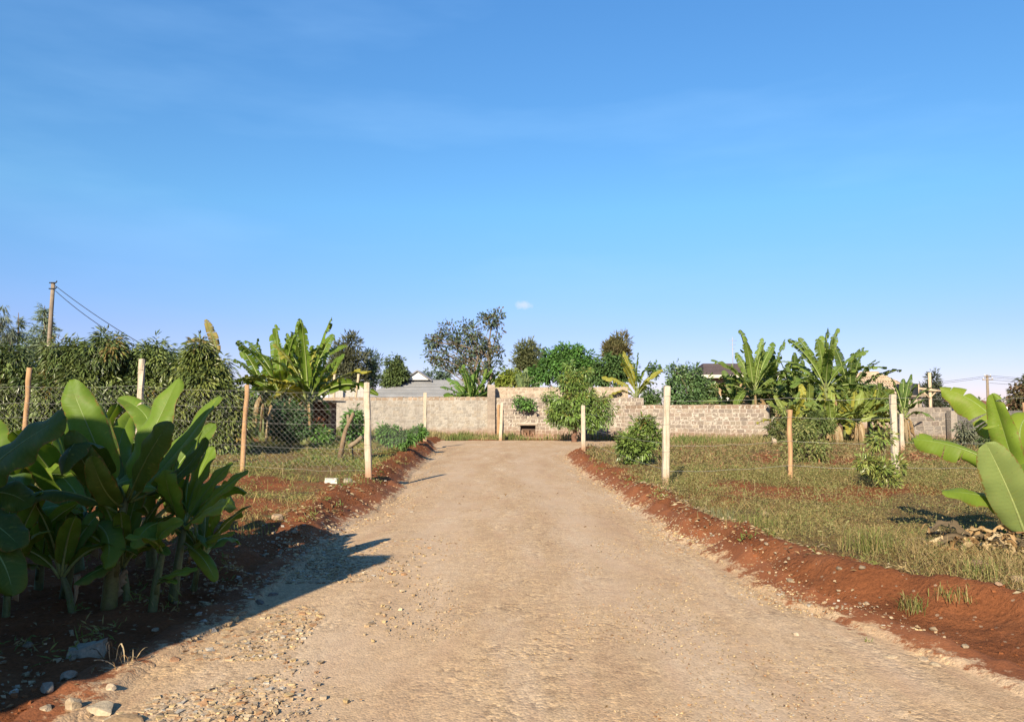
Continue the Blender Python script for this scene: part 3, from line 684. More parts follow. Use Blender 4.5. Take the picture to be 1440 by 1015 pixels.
tree('round_tree', 'small round green tree at the left end of the tiled roof', 'tree', 62, [(556, 512, 11), (553, 528, 14), (563, 525, 11), (547, 535, 10)], 556, [(.08, .13, .04), (.10, .15, .045), (.065, .11, .04)], nclump=140, nleaf=22, ln=.3, w=.13, seed=24, clump_r=.32)
for i, (px, py, lab) in enumerate([(600, 526, 'tiny far tree top beside the white gable'), (616, 523, 'tiny far tree top above the middle of the tiled roof'), (627, 525, 'tiny far tree top nearest the banana by the tiled roof')]):
    tree('far_tree', lab, 'tree', 115, [(px, py, 4), (px - 2, py + 7, 4), (px + 2, py + 12, 5)], px, BLG, nclump=30, nleaf=14, ln=.6, w=.2, seed=25 + i, clump_r=.5, r0=.12, nb=6)
tree('yellow_bush', 'bright yellow green bush behind the tall pinkish wall', 'bush', 46, [(712, 532, 9), (722, 530, 9), (730, 536, 8), (705, 540, 7)], 718, YG, nclump=120, nleaf=20, ln=.22, w=.10, seed=28, clump_r=.22)
tree('olive_tree', 'grey olive tree between the big open tree and the wide green tree', 'tree', 76, [(741, 488, 10), (735, 503, 13), (750, 502, 13), (742, 515, 14), (728, 512, 6), (756, 515, 8)], 742, OL, nclump=170, nleaf=18, ln=.45, w=.14, seed=29, droop=-.15, clump_r=.5, r0=.18, shell=.3)
tree('spreading_tree', 'wide flat topped bright green tree behind the wall', 'tree', 64, [(775, 505, 12), (790, 497, 10), (808, 496, 10), (826, 508, 11), (797, 517, 22), (770, 522, 14), (822, 525, 18), (752, 530, 10)], 798, [(.07, .19, .04), (.09, .23, .045), (.055, .15, .038)], nclump=420, nleaf=26, ln=.3, w=.15, seed=30, clump_r=.42, r0=.22)
tree('brown_topped_tree', 'olive brown tree rising behind the yellowing banana', 'tree', 78, [(865, 482, 9), (876, 479, 8), (858, 493, 11), (874, 494, 11), (866, 505, 13)], 866, [(.14, .135, .06), (.115, .115, .055), (.15, .12, .06)], nclump=150, nleaf=18, ln=.5, w=.12, seed=31, droop=-.3, clump_r=.45, r0=.18, shell=.35)
tree('green_tree', 'dark green tree below the olive brown tree and right of the flat topped tree', 'tree', 60, [(852, 512, 13), (875, 515, 13), (862, 525, 18), (842, 528, 12), (888, 525, 10), (920, 520, 8)], 862, [(.055, .125, .035), (.07, .15, .042)], nclump=210, nleaf=20, ln=.3, w=.14, seed=32, clump_r=.4)
tree('round_shrub', 'large round dark green shrub leaning over the brown topped wall', 'shrub', 39.5, [(950, 528, 15), (970, 530, 17), (988, 545, 17), (966, 552, 24), (985, 560, 16), (948, 552, 16), (970, 566, 15), (1000, 556, 10)], 968, [(.075, .155, .055), (.10, .19, .06), (.06, .125, .05)], nclump=300, nleaf=24, ln=.18, w=.08, seed=33, mat='mango', droop=.3, clump_r=.24)
tree('small_shrub', 'small dark green shrub on the wall between the yellowing banana and the round shrub', 'shrub', 38.6, [(914, 556, 10), (912, 568, 9), (922, 564, 6)], 914, [(.045, .10, .03), (.06, .12, .035)], nclump=70, nleaf=22, ln=.16, w=.07, seed=34, mat='mango', clump_r=.2)
tree('feathery_tree', 'dark feathery tree behind the wooden cross post', 'tree', 58, [(1312, 532, 7), (1303, 548, 7), (1318, 548, 7), (1310, 565, 10), (1322, 565, 8), (1298, 560, 6)], 1311, [(.04, .06, .045), (.05, .07, .05)], nclump=110, nleaf=18, ln=.35, w=.08, seed=35, droop=-.2, clump_r=.35, r0=.13, shell=.2, nb=18)
tree('reddish_tree', 'reddish brown leaved tree at the right edge of the photo', 'tree', 48, [(1442, 542, 13), (1432, 556, 11), (1448, 562, 22), (1430, 572, 9), (1470, 545, 25)], 1450, [(.12, .075, .045), (.09, .08, .04), (.14, .07, .045), (.06, .07, .035)], nclump=160, nleaf=18, ln=.3, w=.12, seed=36, clump_r=.4, shell=.3)
tree('mango_tree', 'small round mango tree on its own in front of the wall at the road end', 'tree', 35, [(808, 532, 12), (806, 545, 17), (788, 562, 17), (815, 560, 22), (842, 568, 16), (776, 576, 14), (800, 580, 22), (828, 586, 19), (848, 588, 13), (783, 586, 11), (835, 595, 8), (823, 522, 7), (769, 556, 8), (858, 578, 8), (793, 538, 10), (800, 514, 6)], 807,
     [(.115, .20, .04), (.145, .24, .045), (.09, .16, .036)], nclump=440, nleaf=24, ln=.19, w=.055, seed=37, mat='mango', droop=.45, clump_r=.24, shell=.35, r0=.13, tipcol=(.22, .24, .05), tipp=.18, trunk_top=at(808, 603, 35), nb=18, barkcol=(.22, .12, .08))
b_ = at(735, 568, 39.2)
tree('wall_plant', 'small leafy plant growing out of the wall above the dark opening', 'plant', 39.15, [(728, 563, 6), (741, 567, 7), (747, 572, 4), (734, 574, 4), (722, 568, 3)], 736, GR, nclump=34, nleaf=16, ln=.16, w=.09, seed=38, clump_r=.16, r0=.02, nb=6, zbase=b_[2] - .35, crown_name='foliage', trunk_name='stem')

# conifers on the far left
def conifer(label, px, top_py, hw, d, base_py, cols, seed, group=None, dens=1.):
    r = np.random.default_rng(seed); top = at(px, top_py, d); bot = at(px, base_py, d); org = np.array([top[0], d, tz(top[0], d)])
    root = thing('conifer', label, 'tree', org); P = []; D = []; C = []; br = MB()
    Hh = top[2] - bot[2]; W_ = hw * d / FPX
    for k in range(int(58 * dens)):
        f = r.uniform(.02, 1) ** .8; z = top[2] - f * Hh; a = r.uniform(0, 6.28); L = W_ * (f ** .85) * r.uniform(.65, 1.15)
        e = np.array([math.cos(a) * L, math.sin(a) * L, -.12 * L + .18 * L * (1 - f)]); st = np.array([top[0], d, z])
        mid = st + e * .5 + (0, 0, .06 * L); tt = np.linspace(0, 1, 4)[:, None]
        br.tube((1 - tt) ** 2 * st + 2 * tt * (1 - tt) * mid + tt ** 2 * (st + e), np.linspace(.035, .008, 4), 4, (.14, .11, .08))
        n = int(14 + 34 * f); t = r.uniform(.12, 1, n)[:, None]
        p = st + e * t + r.normal(size=(n, 3)) * .1
        P.append(p); D.append(e / L * .8 + r.normal(size=(n, 3)) * .55 + (0, 0, -.25)); C.append(np.array(cols)[r.choice(len(cols), n)] * r.uniform(.7, 1.25, (n, 1)))
    P = np.vstack(P); D = np.vstack(D); C = np.vstack(C); n = len(P)
    v, t = leaf_quads(P, D, r.normal(size=(n, 3)), .55 * r.uniform(.6, 1.2, n), .07)
    b = MB(); b.add(v, None, t, np.repeat(C, 4, 0)); b.build('crown', M['leaf'], root, org, smooth=False)
    br.tube([org - (0, 0, .2), bot, top - (0, 0, .1)], [.22, .16, .02], 7, (.2, .15, .11)); br.build('trunk', M['bark'], root, org)
CF = [(.22, .29, .21), (.24, .32, .21), (.18, .25, .19)]
conifer('feathery blue green conifer behind the leaning utility pole', 63, 428, 26, 58, 500, CF, 51)
conifer('low pale conifer between the leaning pole and the left edge of the photo', 26, 438, 24, 62, 510, [(.20, .25, .14), (.17, .22, .13)], 52, dens=.6)
tree('wispy_tree', 'wispy grey green tree at the far left edge of the photo', 'tree', 60, [(4, 432, 5), (2, 450, 8), (12, 455, 6), (0, 480, 12), (14, 470, 6), (-10, 460, 12)], 0, [(.17, .21, .16), (.14, .18, .14)], nclump=70, nleaf=20, ln=.5, w=.06, seed=53, droop=.9, clump_r=.4, shell=.2, r0=.14, nb=14)

# shrubs in the fields
tree('leafy_bush', 'bluish green bush behind the netting of the left fence, beside the brown shed', 'bush', 22, [(402, 582, 15), (418, 588, 14), (395, 600, 13), (412, 606, 15), (424, 605, 9)], 410, [(.04, .11, .045), (.055, .13, .05), (.035, .09, .04)], nclump=170, nleaf=20, ln=.11, w=.06, seed=61, clump_r=.16, r0=.03, crown_name='foliage', trunk_name='stem')
sh = dict(nleaf=18, ln=.14, w=.055, clump_r=.15, r0=.02, nb=8, crown_name='foliage', trunk_name='stem')
for i, (px, d, bl, lab, cols) in enumerate([
    (497, 19, [(497, 590, 8), (492, 602, 8), (500, 608, 7), (499, 578, 5)], 'leafy weed bush growing beside the sawn tree stump', GR),
    (545, 22, [(541, 609, 6), (550, 606, 5), (546, 615, 6)], 'green weed bush in the left field right of the fence post', GR),
    (566, 22, [(561, 612, 5), (572, 615, 6), (565, 619, 5)], 'green weed bush on the lip of the left bank', GR),
    (588, 26, [(582, 610, 4), (591, 609, 5)], 'green weed bush close to the far left concrete post', GR),
    (440, 25, [(430, 605, 8), (445, 608, 9), (456, 612, 7)], 'low green bush at the foot of the brown shed', GR),
    (1105, 28, [(1098, 590, 12), (1112, 600, 13), (1090, 605, 9), (1120, 610, 10)], 'tangled bush between the short concrete post and the wooden post', [(.09, .12, .035), (.07, .10, .03), (.12, .13, .05)]),
    (1150, 29, [(1150, 590, 10), (1165, 600, 9), (1140, 600, 10)], 'bush left of the hanging dry banana leaves', [(.08, .12, .035), (.10, .14, .04)]),
    (1362, 26, [(1355, 606, 12), (1372, 612, 12), (1350, 620, 9), (1365, 625, 11)], 'grey green bush in front of the dark grey block wall', [(.15, .16, .11), (.12, .14, .10)]),
    (1392, 24, [(1390, 620, 11), (1404, 612, 12), (1410, 630, 11)], 'dark green bush behind the right banana leaves', [(.045, .08, .03), (.06, .10, .035)]),
]): tree('weed_bush', lab, 'bush', d, bl, px, cols, nclump=70, seed=70 + i, **sh)
tree('mango_shrub', 'leafy young mango shrub beside the right road edge', 'shrub', 18.5, [(906, 600, 11), (890, 622, 14), (903, 632, 15), (892, 645, 11), (920, 615, 9), (880, 630, 9), (912, 598, 8)], 898, [(.11, .18, .035), (.14, .21, .045), (.085, .14, .032)], nclump=190, nleaf=18, ln=.14, w=.042, seed=81, mat='mango', droop=.2, clump_r=.18, jitter=1.3, r0=.03, nb=12, tipcol=(.3, .12, .05), tipp=.05)
tree('bramble_bush', 'rounded bush behind the wooden post of the right fence', 'bush', 18.5, [(1130, 605, 15), (1118, 628, 15), (1145, 630, 17), (1125, 645, 15), (1150, 645, 12), (1108, 645, 11)], 1130, [(.17, .21, .06), (.13, .17, .05), (.22, .22, .08)], nclump=150, nleaf=14, ln=.1, w=.04, seed=82, clump_r=.17, r0=.025, shell=.25, nb=20)
sp = dict(nleaf=18, ln=.115, w=.036, seed=83, mat='mango', droop=.25, clump_r=.13, jitter=1.3)
tree('mango_sapling', 'slender yellow green mango sapling in front of the tall concrete post in the right field', 'sapling', 12.8, [(1243, 612, 9), (1233, 618, 7), (1216, 650, 7), (1226, 656, 8), (1240, 662, 10), (1262, 652, 7), (1250, 682, 9), (1240, 690, 7)], 1244, [(.17, .22, .045), (.13, .19, .04), (.22, .24, .06)], nclump=64, r0=.018, nb=14, trunk_top=at(1242, 618, 12.8), barkcol=(.25, .2, .12), **sp)

# ------------------------------------------------------------------ banana plants
def rnd3(a): return np.asarray(a, float)
def banana_leaf(P0, Pm, P2, width, nrm, fold=.3, tears=0, wav=.03, sag=.15, seed=1, nL=26, nW=4, pet=.14, col=(.07, .15, .025), ribcol=(.30, .36, .12), rr=.012, gap=.35, tip=.45, brown=0., tearside=0):
    """blade MB + midrib MB; midrib curve runs through P0, Pm, P2"""
    r = np.random.default_rng(seed); P0, Pm, P2, nrm = map(rnd3, (P0, Pm, P2, nrm)); Pc = 2 * Pm - .5 * (P0 + P2)
    def cur(t): t = np.asarray(t)[..., None]; return (1 - t) ** 2 * P0 + 2 * t * (1 - t) * Pc + t ** 2 * P2
    def tan_(t): t = np.asarray(t)[..., None]; g = 2 * (1 - t) * (Pc - P0) + 2 * t * (P2 - Pc); return g / (np.linalg.norm(g, axis=-1)[..., None] + 1e-9)
    def half(s): return width / 2 * np.clip(s, 1e-4, 1) ** .36 * np.clip(1 - s, 0, 1) ** tip / .72
    b = MB(); ph = r.uniform(0, 6.28, 2); length = np.linalg.norm(P0 - Pm) + np.linalg.norm(Pm - P2)
    for sd in (-1, 1):
        nt = tears if tearside in (0, sd) else 0
        cuts = [0.] + sorted(r.uniform(.08, .96, nt)) + [1.]
        for a, e in zip(cuts[:-1], cuts[1:]):
            m = max(3, int(nL * (e - a)) + 2); s = np.linspace(a, e, m); v = np.linspace(0, 1, nW + 1)
            S, V = np.meshgrid(s, v, indexing='ij')
            mid = (a + e) / 2
            Sx = S + (mid - S) * gap * V * (.12 if tears == 0 else .35) * (1 if nt else 0)
            df = r.uniform(-.5, .2) if nt else 0; lift = r.normal(0, .05) if nt else 0
            tt = pet + (1 - pet) * Sx; C = cur(tt); T = tan_(tt)
            sv = np.cross(T, nrm); sv /= np.linalg.norm(sv, axis=-1)[..., None] + 1e-9; up = np.cross(sv, T)
            up *= np.sign((up * nrm).sum(-1).mean()) or 1
            w = half(Sx) * V; ang = fold + df * V - sag * V ** 2 * 2
            wave = wav * np.sin(Sx * 19 + ph[(sd + 1) // 2]) * V ** 2 + lift * V * V * .5
            P = C + sv * (sd * w * np.cos(ang))[..., None] + up * (w * np.sin(ang) + wave * width * 2)[..., None]
            q = grid_quads(m, nW + 1)
            if sd > 0: q = q[:, ::-1]
            base = np.array(col) * r.uniform(.9, 1.1)
            cc = np.broadcast_to(base, (m * (nW + 1), 3)).copy()
            if brown > 0:
                k = (V.ravel() > 1 - brown * r.uniform(.3, 1.3)); cc[k] = np.array((.26, .17, .06))
            b.add(P.reshape(-1, 3), q, None, cc, np.stack([(V * sd).ravel(), (Sx * length).ravel() + .01], -1))
    rb = MB(); t = np.linspace(0, 1, 16); c = cur(t); T = tan_(t)
    sv = np.cross(T, nrm); sv /= np.linalg.norm(sv, axis=-1)[..., None] + 1e-9; up = np.cross(sv, T); up *= np.sign((up * nrm).sum(-1).mean()) or 1
    rb.tube(c - up * .002, np.linspace(rr * 1.5, rr * .18, 16), 6, ribcol)
    return b, rb

def add_leaf(root, org, hero, name='leaf', mat='banana', label=None, **kw):
    b, rb = banana_leaf(**kw)
    if hero:
        o = b.build(name, M[mat], root, org)
        # shift rib into the leaf's own frame (leaf sits at the root's origin)
        rb.build('midrib', M['rib'], o, org)
    else:
        rb_V = np.vstack(rb.V); b.add(rb_V, np.vstack(rb.Q), np.vstack(rb.T), np.vstack(rb.C), mi=1)
        o = b.build(name, [M[mat], M['rib']], root, org)
    if label: o['label'] = label
    return o

BG = [(.095, .175, .018), (.12, .21, .022), (.075, .145, .016)]
def pseudostem(root, org, pts, rads, col=(.16, .19, .06), seed=1):
    r = np.random.default_rng(seed); b = MB(); pts = np.asarray(pts, float)
    t = np.linspace(0, 1, 10); p = np.stack([np.interp(t, np.linspace(0, 1, len(pts)), pts[:, k]) for k in range(3)], -1); rd = np.interp(t, np.linspace(0, 1, len(rads)), rads)
    b.tube(p, rd, 10, col)
    for k in range(4):   # overlapping leaf sheaths
        a = r.uniform(0, 6.28); off = np.array([math.cos(a), math.sin(a), 0]); k0 = r.integers(0, 4)
        b.tube(p[k0:] + off * (rd[k0:] * .55)[:, None], rd[k0:] * .6, 8, tuple(np.array(col) * r.uniform(.6, 1.3)))
    b.build('pseudostem', M['stem'], root, org)

def banana_plant(label, px, d, stem_h, nleaf, L, width, seed, spread=(.25, 1.1), tears=9, cols=BG, dead=3, group=None, rstem=.11, zbase=None, dy=0, az=None, yellow=0., brown=.0, deadL=None):
    r = np.random.default_rng(seed); x = at(px, 575, d)[0]; z = tz(x, d) if zbase is None else zbase; org = np.array([x, d + dy, z]); wk, tk = (.80, 1.9) if d > 12 else (1, 1)
    root = thing('banana_plant', label, 'banana plant', org, group); top = org + (r.normal(0, .06), 0, stem_h)
    pseudostem(root, org, [org - (0, 0, .15), org * .5 + top * .5, top, top + (0, 0, L * .12)], [rstem * 1.3, rstem, rstem * .75, rstem * .35], seed=seed)
    a0 = r.uniform(0, 6.28)
    for i in range(nleaf):
        a = a0 + i * 2.4 + r.normal(0, .25); f = (i + .5) / nleaf
        tilt = spread[0] + (spread[1] - spread[0]) * f + r.normal(0, .1); l = L * r.uniform(.8, 1.1)
        h = np.array([math.cos(a), math.sin(a), 0]); P0 = top + (0, 0, -f * .15 * stem_h) + h * rstem * .3
        droop = .04 + .34 * f * f + r.uniform(0, .08)
        Pm = P0 + (h * math.sin(tilt * .8) + np.array([0, 0, math.cos(tilt * .8)])) * l * .52
        P2 = Pm + (h * math.sin(tilt + droop * 1.6) + np.array([0, 0, math.cos(tilt + droop * 1.6)])) * l * .5
        side = np.array([-h[1], h[0], 0]); nrm = np.cross(side, P2 - P0); nrm = nrm if nrm[2] > 0 else -nrm
        nrm = nrm / np.linalg.norm(nrm) + side * r.normal(0, .5)
        c = np.array(cols[r.integers(len(cols))]) * r.uniform(.85, 1.2)
        if r.uniform() < yellow: c = np.array((.36, .33, .05)) * r.uniform(.8, 1.1)
        add_leaf(root, org, False, P0=P0, Pm=Pm, P2=P2, width=width * wk * r.uniform(.8, 1.1), nrm=nrm, fold=r.uniform(.15, .75), tears=int(tears * tk * r.uniform(.6, 1.4)), wav=.03, sag=.2, seed=seed * 31 + i, nL=22, nW=3, col=tuple(c), rr=.024 if d > 12 else .008, brown=brown, tip=.36)
    for i in range(dead):
        a = r.uniform(0, 6.28) if az is None else az + r.normal(0, .9); h = np.array([math.cos(a), math.sin(a), 0]); P0 = org + (0, 0, stem_h * r.uniform(.7, .98)) + h * rstem
        l = (deadL or stem_h * .8) * r.uniform(.7, 1.1)
        Pm = P0 + h * l * .22 + (0, 0, -l * .25); P2 = P0 + h * l * .3 + (0, 0, -l * .95); P2[2] = max(P2[2], z + .03)
        c = np.array([(.38, .26, .14), (.30, .19, .10), (.46, .35, .22)][r.integers(3)]) * r.uniform(.8, 1.1)
        add_leaf(root, org, False, name='dead_leaf', mat='dry', P0=P0, Pm=Pm, P2=P2, width=width * .6, nrm=h + (0, 0, .3), fold=-.6, tears=6, wav=.08, sag=.3, seed=seed * 77 + i, nL=16, nW=3, col=tuple(c), ribcol=(.33, .24, .13), rr=.015)
    return root
banana_plant('tall banana plant with torn leaves left of the thick shaggy stem in the left clump', 398, 26, 1.75, 16, 2.35, .66, 101, (.1, 1.75), 12, dead=7, rstem=.15, az=-1.6)
banana_plant('tall banana plant with a thick shaggy brown stem behind the left fence netting', 432, 25, 1.55, 17, 2.45, .66, 102, (.12, 1.75), 12, dead=6, rstem=.17, yellow=.2, az=-1.6)
banana_plant('slim banana plant at the left of the tall clump, behind the wooden post', 372, 27, 1.7, 10, 2.1, .6, 104, (.1, 1.2), 10, dead=4, rstem=.12, az=-1.6)
banana_plant('slim banana plant at the right of the tall clump, nearest to the shed', 447, 29.5, 1.6, 10, 2.2, .58, 105, (.1, 1.3), 10, dead=3, rstem=.12, az=-1.6, yellow=.2)
banana_plant('banana plant standing at the back of the tall clump behind the left fence', 415, 28, 2.1, 8, 2.2, .6, 103, (.1, 1.0), 12, dead=2, rstem=.14)
# yellowed leaves above the mango
x = at(298, 575, 22.5)[0]; org = np.array([x, 22.5, tz(x, 22.5)])
root = thing('banana_plant', 'banana plant behind the conical mango tree showing only two yellow brown leaves', 'banana plant', org)
pseudostem(root, org, [org, at(306, 560, 22.5), at(306, 505, 22.5)], [.16, .13, .08])
add_leaf(root, org, False, P0=at(307, 505, 22.5), Pm=at(301, 478, 22.4), P2=at(289, 449, 22.2), width=.36, nrm=(.4, -1, .3), fold=.3, tears=12, seed=5, col=(.42, .33, .12), rr=.02, brown=.3)
add_leaf(root, org, False, P0=at(305, 503, 22.5), Pm=at(284, 477, 22.4), P2=at(259, 483, 22.1), width=.4, nrm=(0, -.5, .9), fold=-.3, tears=9, seed=6, col=(.30, .21, .09), rr=.02, brown=.4)
banana_plant('banana plant behind the low wall in front of the tiled roof', 662, 43.5, 1.75, 15, 2.6, .78, 110, (.2, 1.3), 6, dead=1, rstem=.14, cols=[(.10, .21, .035), (.085, .19, .035)])
banana_plant('shorter banana plant tucked left of the stone pillar', 676, 44.2, 1.9, 8, 2.0, .6, 111, (.3, 1.3), 6, dead=1, rstem=.13)
banana_plant('pale banana plant with shredded upright leaves behind the tall pinkish wall', 739, 44, 2.35, 7, 1.6, .8, 112, (.05, .55), 16, dead=0, rstem=.13, cols=[(.17, .24, .12), (.20, .27, .14)])
banana_plant('yellowing banana plant standing above the end of the tall pinkish wall', 893, 39.6, 2.2, 10, 2.2, .6, 113, (.15, 1.4), 9, dead=4, rstem=.13, yellow=.5, az=-1.6)
banana_plant('tall banana plant right of the dark roofed house, above the brown topped wall', 1062, 37, 2.4, 19, 2.7, .72, 114, (.1, 1.75), 11, dead=6, rstem=.15, az=-1.6, cols=[(.12, .20, .035), (.15, .23, .045), (.09, .16, .03)])
banana_plant('tall banana plant at the back of the right grove, beside the antenna', 1085, 39.5, 2.5, 16, 2.6, .7, 115, (.1, 1.7), 11, dead=2, rstem=.14, cols=[(.075, .14, .03), (.11, .19, .04)])
banana_plant('tallest banana plant in the middle of the right grove, with a pale trunk', 1163, 35, 2.6, 20, 2.7, .72, 116, (.1, 1.8), 11, dead=3, rstem=.14, cols=[(.12, .20, .035), (.15, .23, .045), (.09, .16, .03)])
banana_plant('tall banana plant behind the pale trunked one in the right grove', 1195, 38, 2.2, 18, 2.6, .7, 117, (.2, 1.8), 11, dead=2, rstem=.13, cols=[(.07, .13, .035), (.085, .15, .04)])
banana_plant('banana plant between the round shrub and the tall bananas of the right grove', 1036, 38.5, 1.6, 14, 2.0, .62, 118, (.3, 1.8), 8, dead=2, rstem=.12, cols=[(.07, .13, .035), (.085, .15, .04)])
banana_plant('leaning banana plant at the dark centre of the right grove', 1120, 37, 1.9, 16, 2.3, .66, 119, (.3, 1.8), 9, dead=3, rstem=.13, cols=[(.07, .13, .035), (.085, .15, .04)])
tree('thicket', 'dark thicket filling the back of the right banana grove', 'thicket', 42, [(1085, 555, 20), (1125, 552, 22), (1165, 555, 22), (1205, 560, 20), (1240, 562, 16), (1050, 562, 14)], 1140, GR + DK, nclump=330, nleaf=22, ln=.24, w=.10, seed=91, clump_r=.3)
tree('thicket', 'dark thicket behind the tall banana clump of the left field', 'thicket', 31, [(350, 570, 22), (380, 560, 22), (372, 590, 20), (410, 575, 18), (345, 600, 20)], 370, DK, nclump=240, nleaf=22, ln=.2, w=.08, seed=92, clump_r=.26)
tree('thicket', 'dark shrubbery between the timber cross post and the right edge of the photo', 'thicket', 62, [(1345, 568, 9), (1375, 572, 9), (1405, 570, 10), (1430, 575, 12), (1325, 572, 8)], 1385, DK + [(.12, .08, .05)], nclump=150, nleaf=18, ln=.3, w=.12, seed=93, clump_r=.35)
SMALL = [(.18, .25, .05), (.22, .27, .06), (.13, .20, .045)]
for i, (px, d, h, lab, dn) in enumerate([
    (1112, 32, .75, 'low banana sucker at the left end of the right grove', 5), (1138, 33, 1.05, 'low banana sucker in front of the pale trunk in the right grove', 6),
    (1172, 31.5, .95, 'low banana sucker above the left part of the hanging dry leaves', 13), (1205, 31.5, 1.0, 'low banana sucker above the middle of the hanging dry leaves', 14),
    (1232, 32.5, 1.05, 'low banana sucker just left of the tall concrete post', 10), (1190, 34.5, 1.3, 'banana sucker in the second row of the right grove', 1), (1222, 35, 1.25, 'banana sucker below the bare roof frame', 1)]):
    banana_plant(lab, px, d, h, 14, 1.6, .56, 120 + i, (.3, 1.7), 5, cols=SMALL, dead=dn, rstem=.1, yellow=.15, az=-1.57, group='low banana suckers in the right grove')
banana_plant('banana plant before the black water tank, dry leaves at its foot', 1270, 31, 1.3, 11, 1.6, .52, 130, (.15, 1.4), 4, dead=6, rstem=.11, az=-1.3, cols=[(.09, .17, .04), (.075, .145, .035)], deadL=1.1)

# ---- foreground cluster on the left: every leaf placed
def hero(name, label, base, stem, leaves, rads, col=(.13, .16, .055), seed=1, stemcol=None):
    bx, by, d = base; x = at(bx, by, d)[0]; org = np.array([x, d, tz(x, d)])
    root = thing('banana_plant', label, 'banana plant', org)
    pts = [org - (0, 0, .08)] + [at(*p) for p in stem]
    pseudostem(root, org, pts, rads, stemcol or col, seed)
    for i, lf in enumerate(leaves):
        a, m_, t = lf[:3]; kw = dict(width=.27, nrm=(-.2, -1, .3), fold=.25, tears=(0, 0, 0, 1)[i % 4], wav=.03, sag=.16, seed=seed * 13 + i, nL=44, nW=7, col=((.13, .225, .024), (.11, .20, .02))[i % 2] if ((i < 5 or (seed == 5 and i != 2)) and seed != 6) or seed == 7 else ((.05, .105, .014), (.062, .12, .015), (.045, .09, .014))[i % 3], ribcol=(.20, .27, .07), rr=.007, gap=.16, tip=.42)  # sun and shade put into leaf colour: upper leaves brighter, lower ones darker
        kw.update(lf[3] if len(lf) > 3 else {})
        add_leaf(root, org, True, P0=at(*a), Pm=at(*m_), P2=at(*t), **kw)
    return root
hero('b', 'banana plant with yellow lower stem, tallest of the left cluster', (152, 857, 5.6), [(160, 780, 5.6), (177, 700, 5.65)], [
    ((177, 700, 5.65), (208, 622, 5.6), (252, 531, 5.75), dict(width=.31, nrm=(-.35, -1, .25), fold=.3)),
    ((170, 705, 5.6), (128, 610, 5.45), (97, 535, 5.5), dict(width=.31, nrm=(.2, -1, .15), fold=.15)),
    ((182, 705, 5.7), (245, 640, 5.9), (309, 556, 6.2), dict(width=.27, nrm=(-.5, -.6, .6), fold=.45, tip=.3)),
    ((178, 700, 5.7), (212, 604, 6.2), (166, 560, 6.4), dict(width=.25, nrm=(-.2, -.7, .7), fold=.2)),
    ((176, 705, 5.7), (165, 640, 6.1), (190, 574, 6.5), dict(width=.24, nrm=(.5, -.9, .1), fold=.3)),
    ((172, 702, 5.6), (120, 622, 5.2), (88, 668, 4.9), dict(width=.28, nrm=(-.2, -.5, .85), fold=-.2)),
    ((165, 720, 5.6), (80, 690, 5.3), (8, 716, 5.1), dict(width=.24, nrm=(0, -.35, .95), fold=-.15)),
    ((168, 790, 5.6), (140, 800, 5.4), (104, 822, 5.2), dict(width=.14, nrm=(0, -.4, .9))),
    ((180, 705, 5.6), (206, 645, 5.15), (240, 592, 5.05), dict(width=.25, nrm=(-.1, -1, .15), fold=.1)),
    ((172, 705, 5.6), (128, 665, 5.15), (98, 606, 5.1), dict(width=.25, nrm=(.1, -1, .2), fold=.1)),
    ((180, 705, 5.7), (222, 628, 6.1), (230, 558, 6.3), dict(width=.24, nrm=(-.5, -1, .1))),
    ((176, 700, 5.7), (150, 630, 6.0), (136, 566, 6.2), dict(width=.2, nrm=(.3, -1, .2))),
    ((183, 705, 5.7), (250, 668, 6.0), (290, 615, 6.2), dict(width=.2, nrm=(-.4, -1, .4))),
    ((172, 712, 5.6), (148, 690, 5.2), (128, 640, 5.0), dict(width=.2, nrm=(.4, -1, .1), fold=.4)),
], [.058, .05, .036, .024], seed=1, stemcol=(.19, .18, .05))
hero('b', 'thin banana plant at the left of the cluster with one broad dark upright leaf', (53, 822, 6.0), [(56, 800, 6), (60, 780, 6)], [
    ((60, 796, 6.), (64, 750, 5.8), (72, 700, 5.8), dict(width=.27, nrm=(.1, -1, .1), fold=.05)),
    ((58, 795, 6.), (30, 740, 5.9), (-12, 700, 5.8), dict(width=.22, nrm=(.2, -.7, .6))),
    ((60, 795, 6.), (95, 735, 6.3), (120, 705, 6.5), dict(width=.26, nrm=(-.3, -.7, .6))),
    ((57, 800, 6.), (20, 790, 5.7), (-20, 800, 5.5), dict(width=.26, nrm=(0, -.4, .9))),
    ((60, 792, 6.), (92, 768, 5.7), (128, 778, 5.5), dict(width=.26, nrm=(0, -.6, .8), fold=-.1)),
    ((58, 792, 6.), (30, 760, 5.6), (22, 715, 5.5), dict(width=.24, nrm=(.1, -1, .2))),
], [.032, .028, .02], seed=2)
hero('b', 'slender banana sucker with two little sunlit leaves in the middle of the left cluster', (89, 840, 5.8), [(100, 780, 5.8), (122, 720, 5.9)], [
    ((122, 724, 5.9), (100, 684, 6.2), (66, 652, 6.5), dict(width=.17, nrm=(-.3, -.6, .7), fold=.3)),
    ((122, 724, 5.9), (118, 690, 6.3), (130, 655, 6.6), dict(width=.17, nrm=(.2, -.9, .4), fold=.3)),
    ((120, 730, 5.9), (150, 690, 5.7), (190, 672, 5.6), dict(width=.24, nrm=(-.2, -.5, .8))),
    ((118, 735, 5.9), (88, 712, 5.6), (45, 720, 5.4), dict(width=.22, nrm=(0, -.5, .85))),
    ((120, 732, 5.9), (150, 752, 5.5), (148, 800, 5.3), dict(width=.26, nrm=(-.1, -.9, .4), fold=-.2)),
], [.034, .03, .022], seed=3)
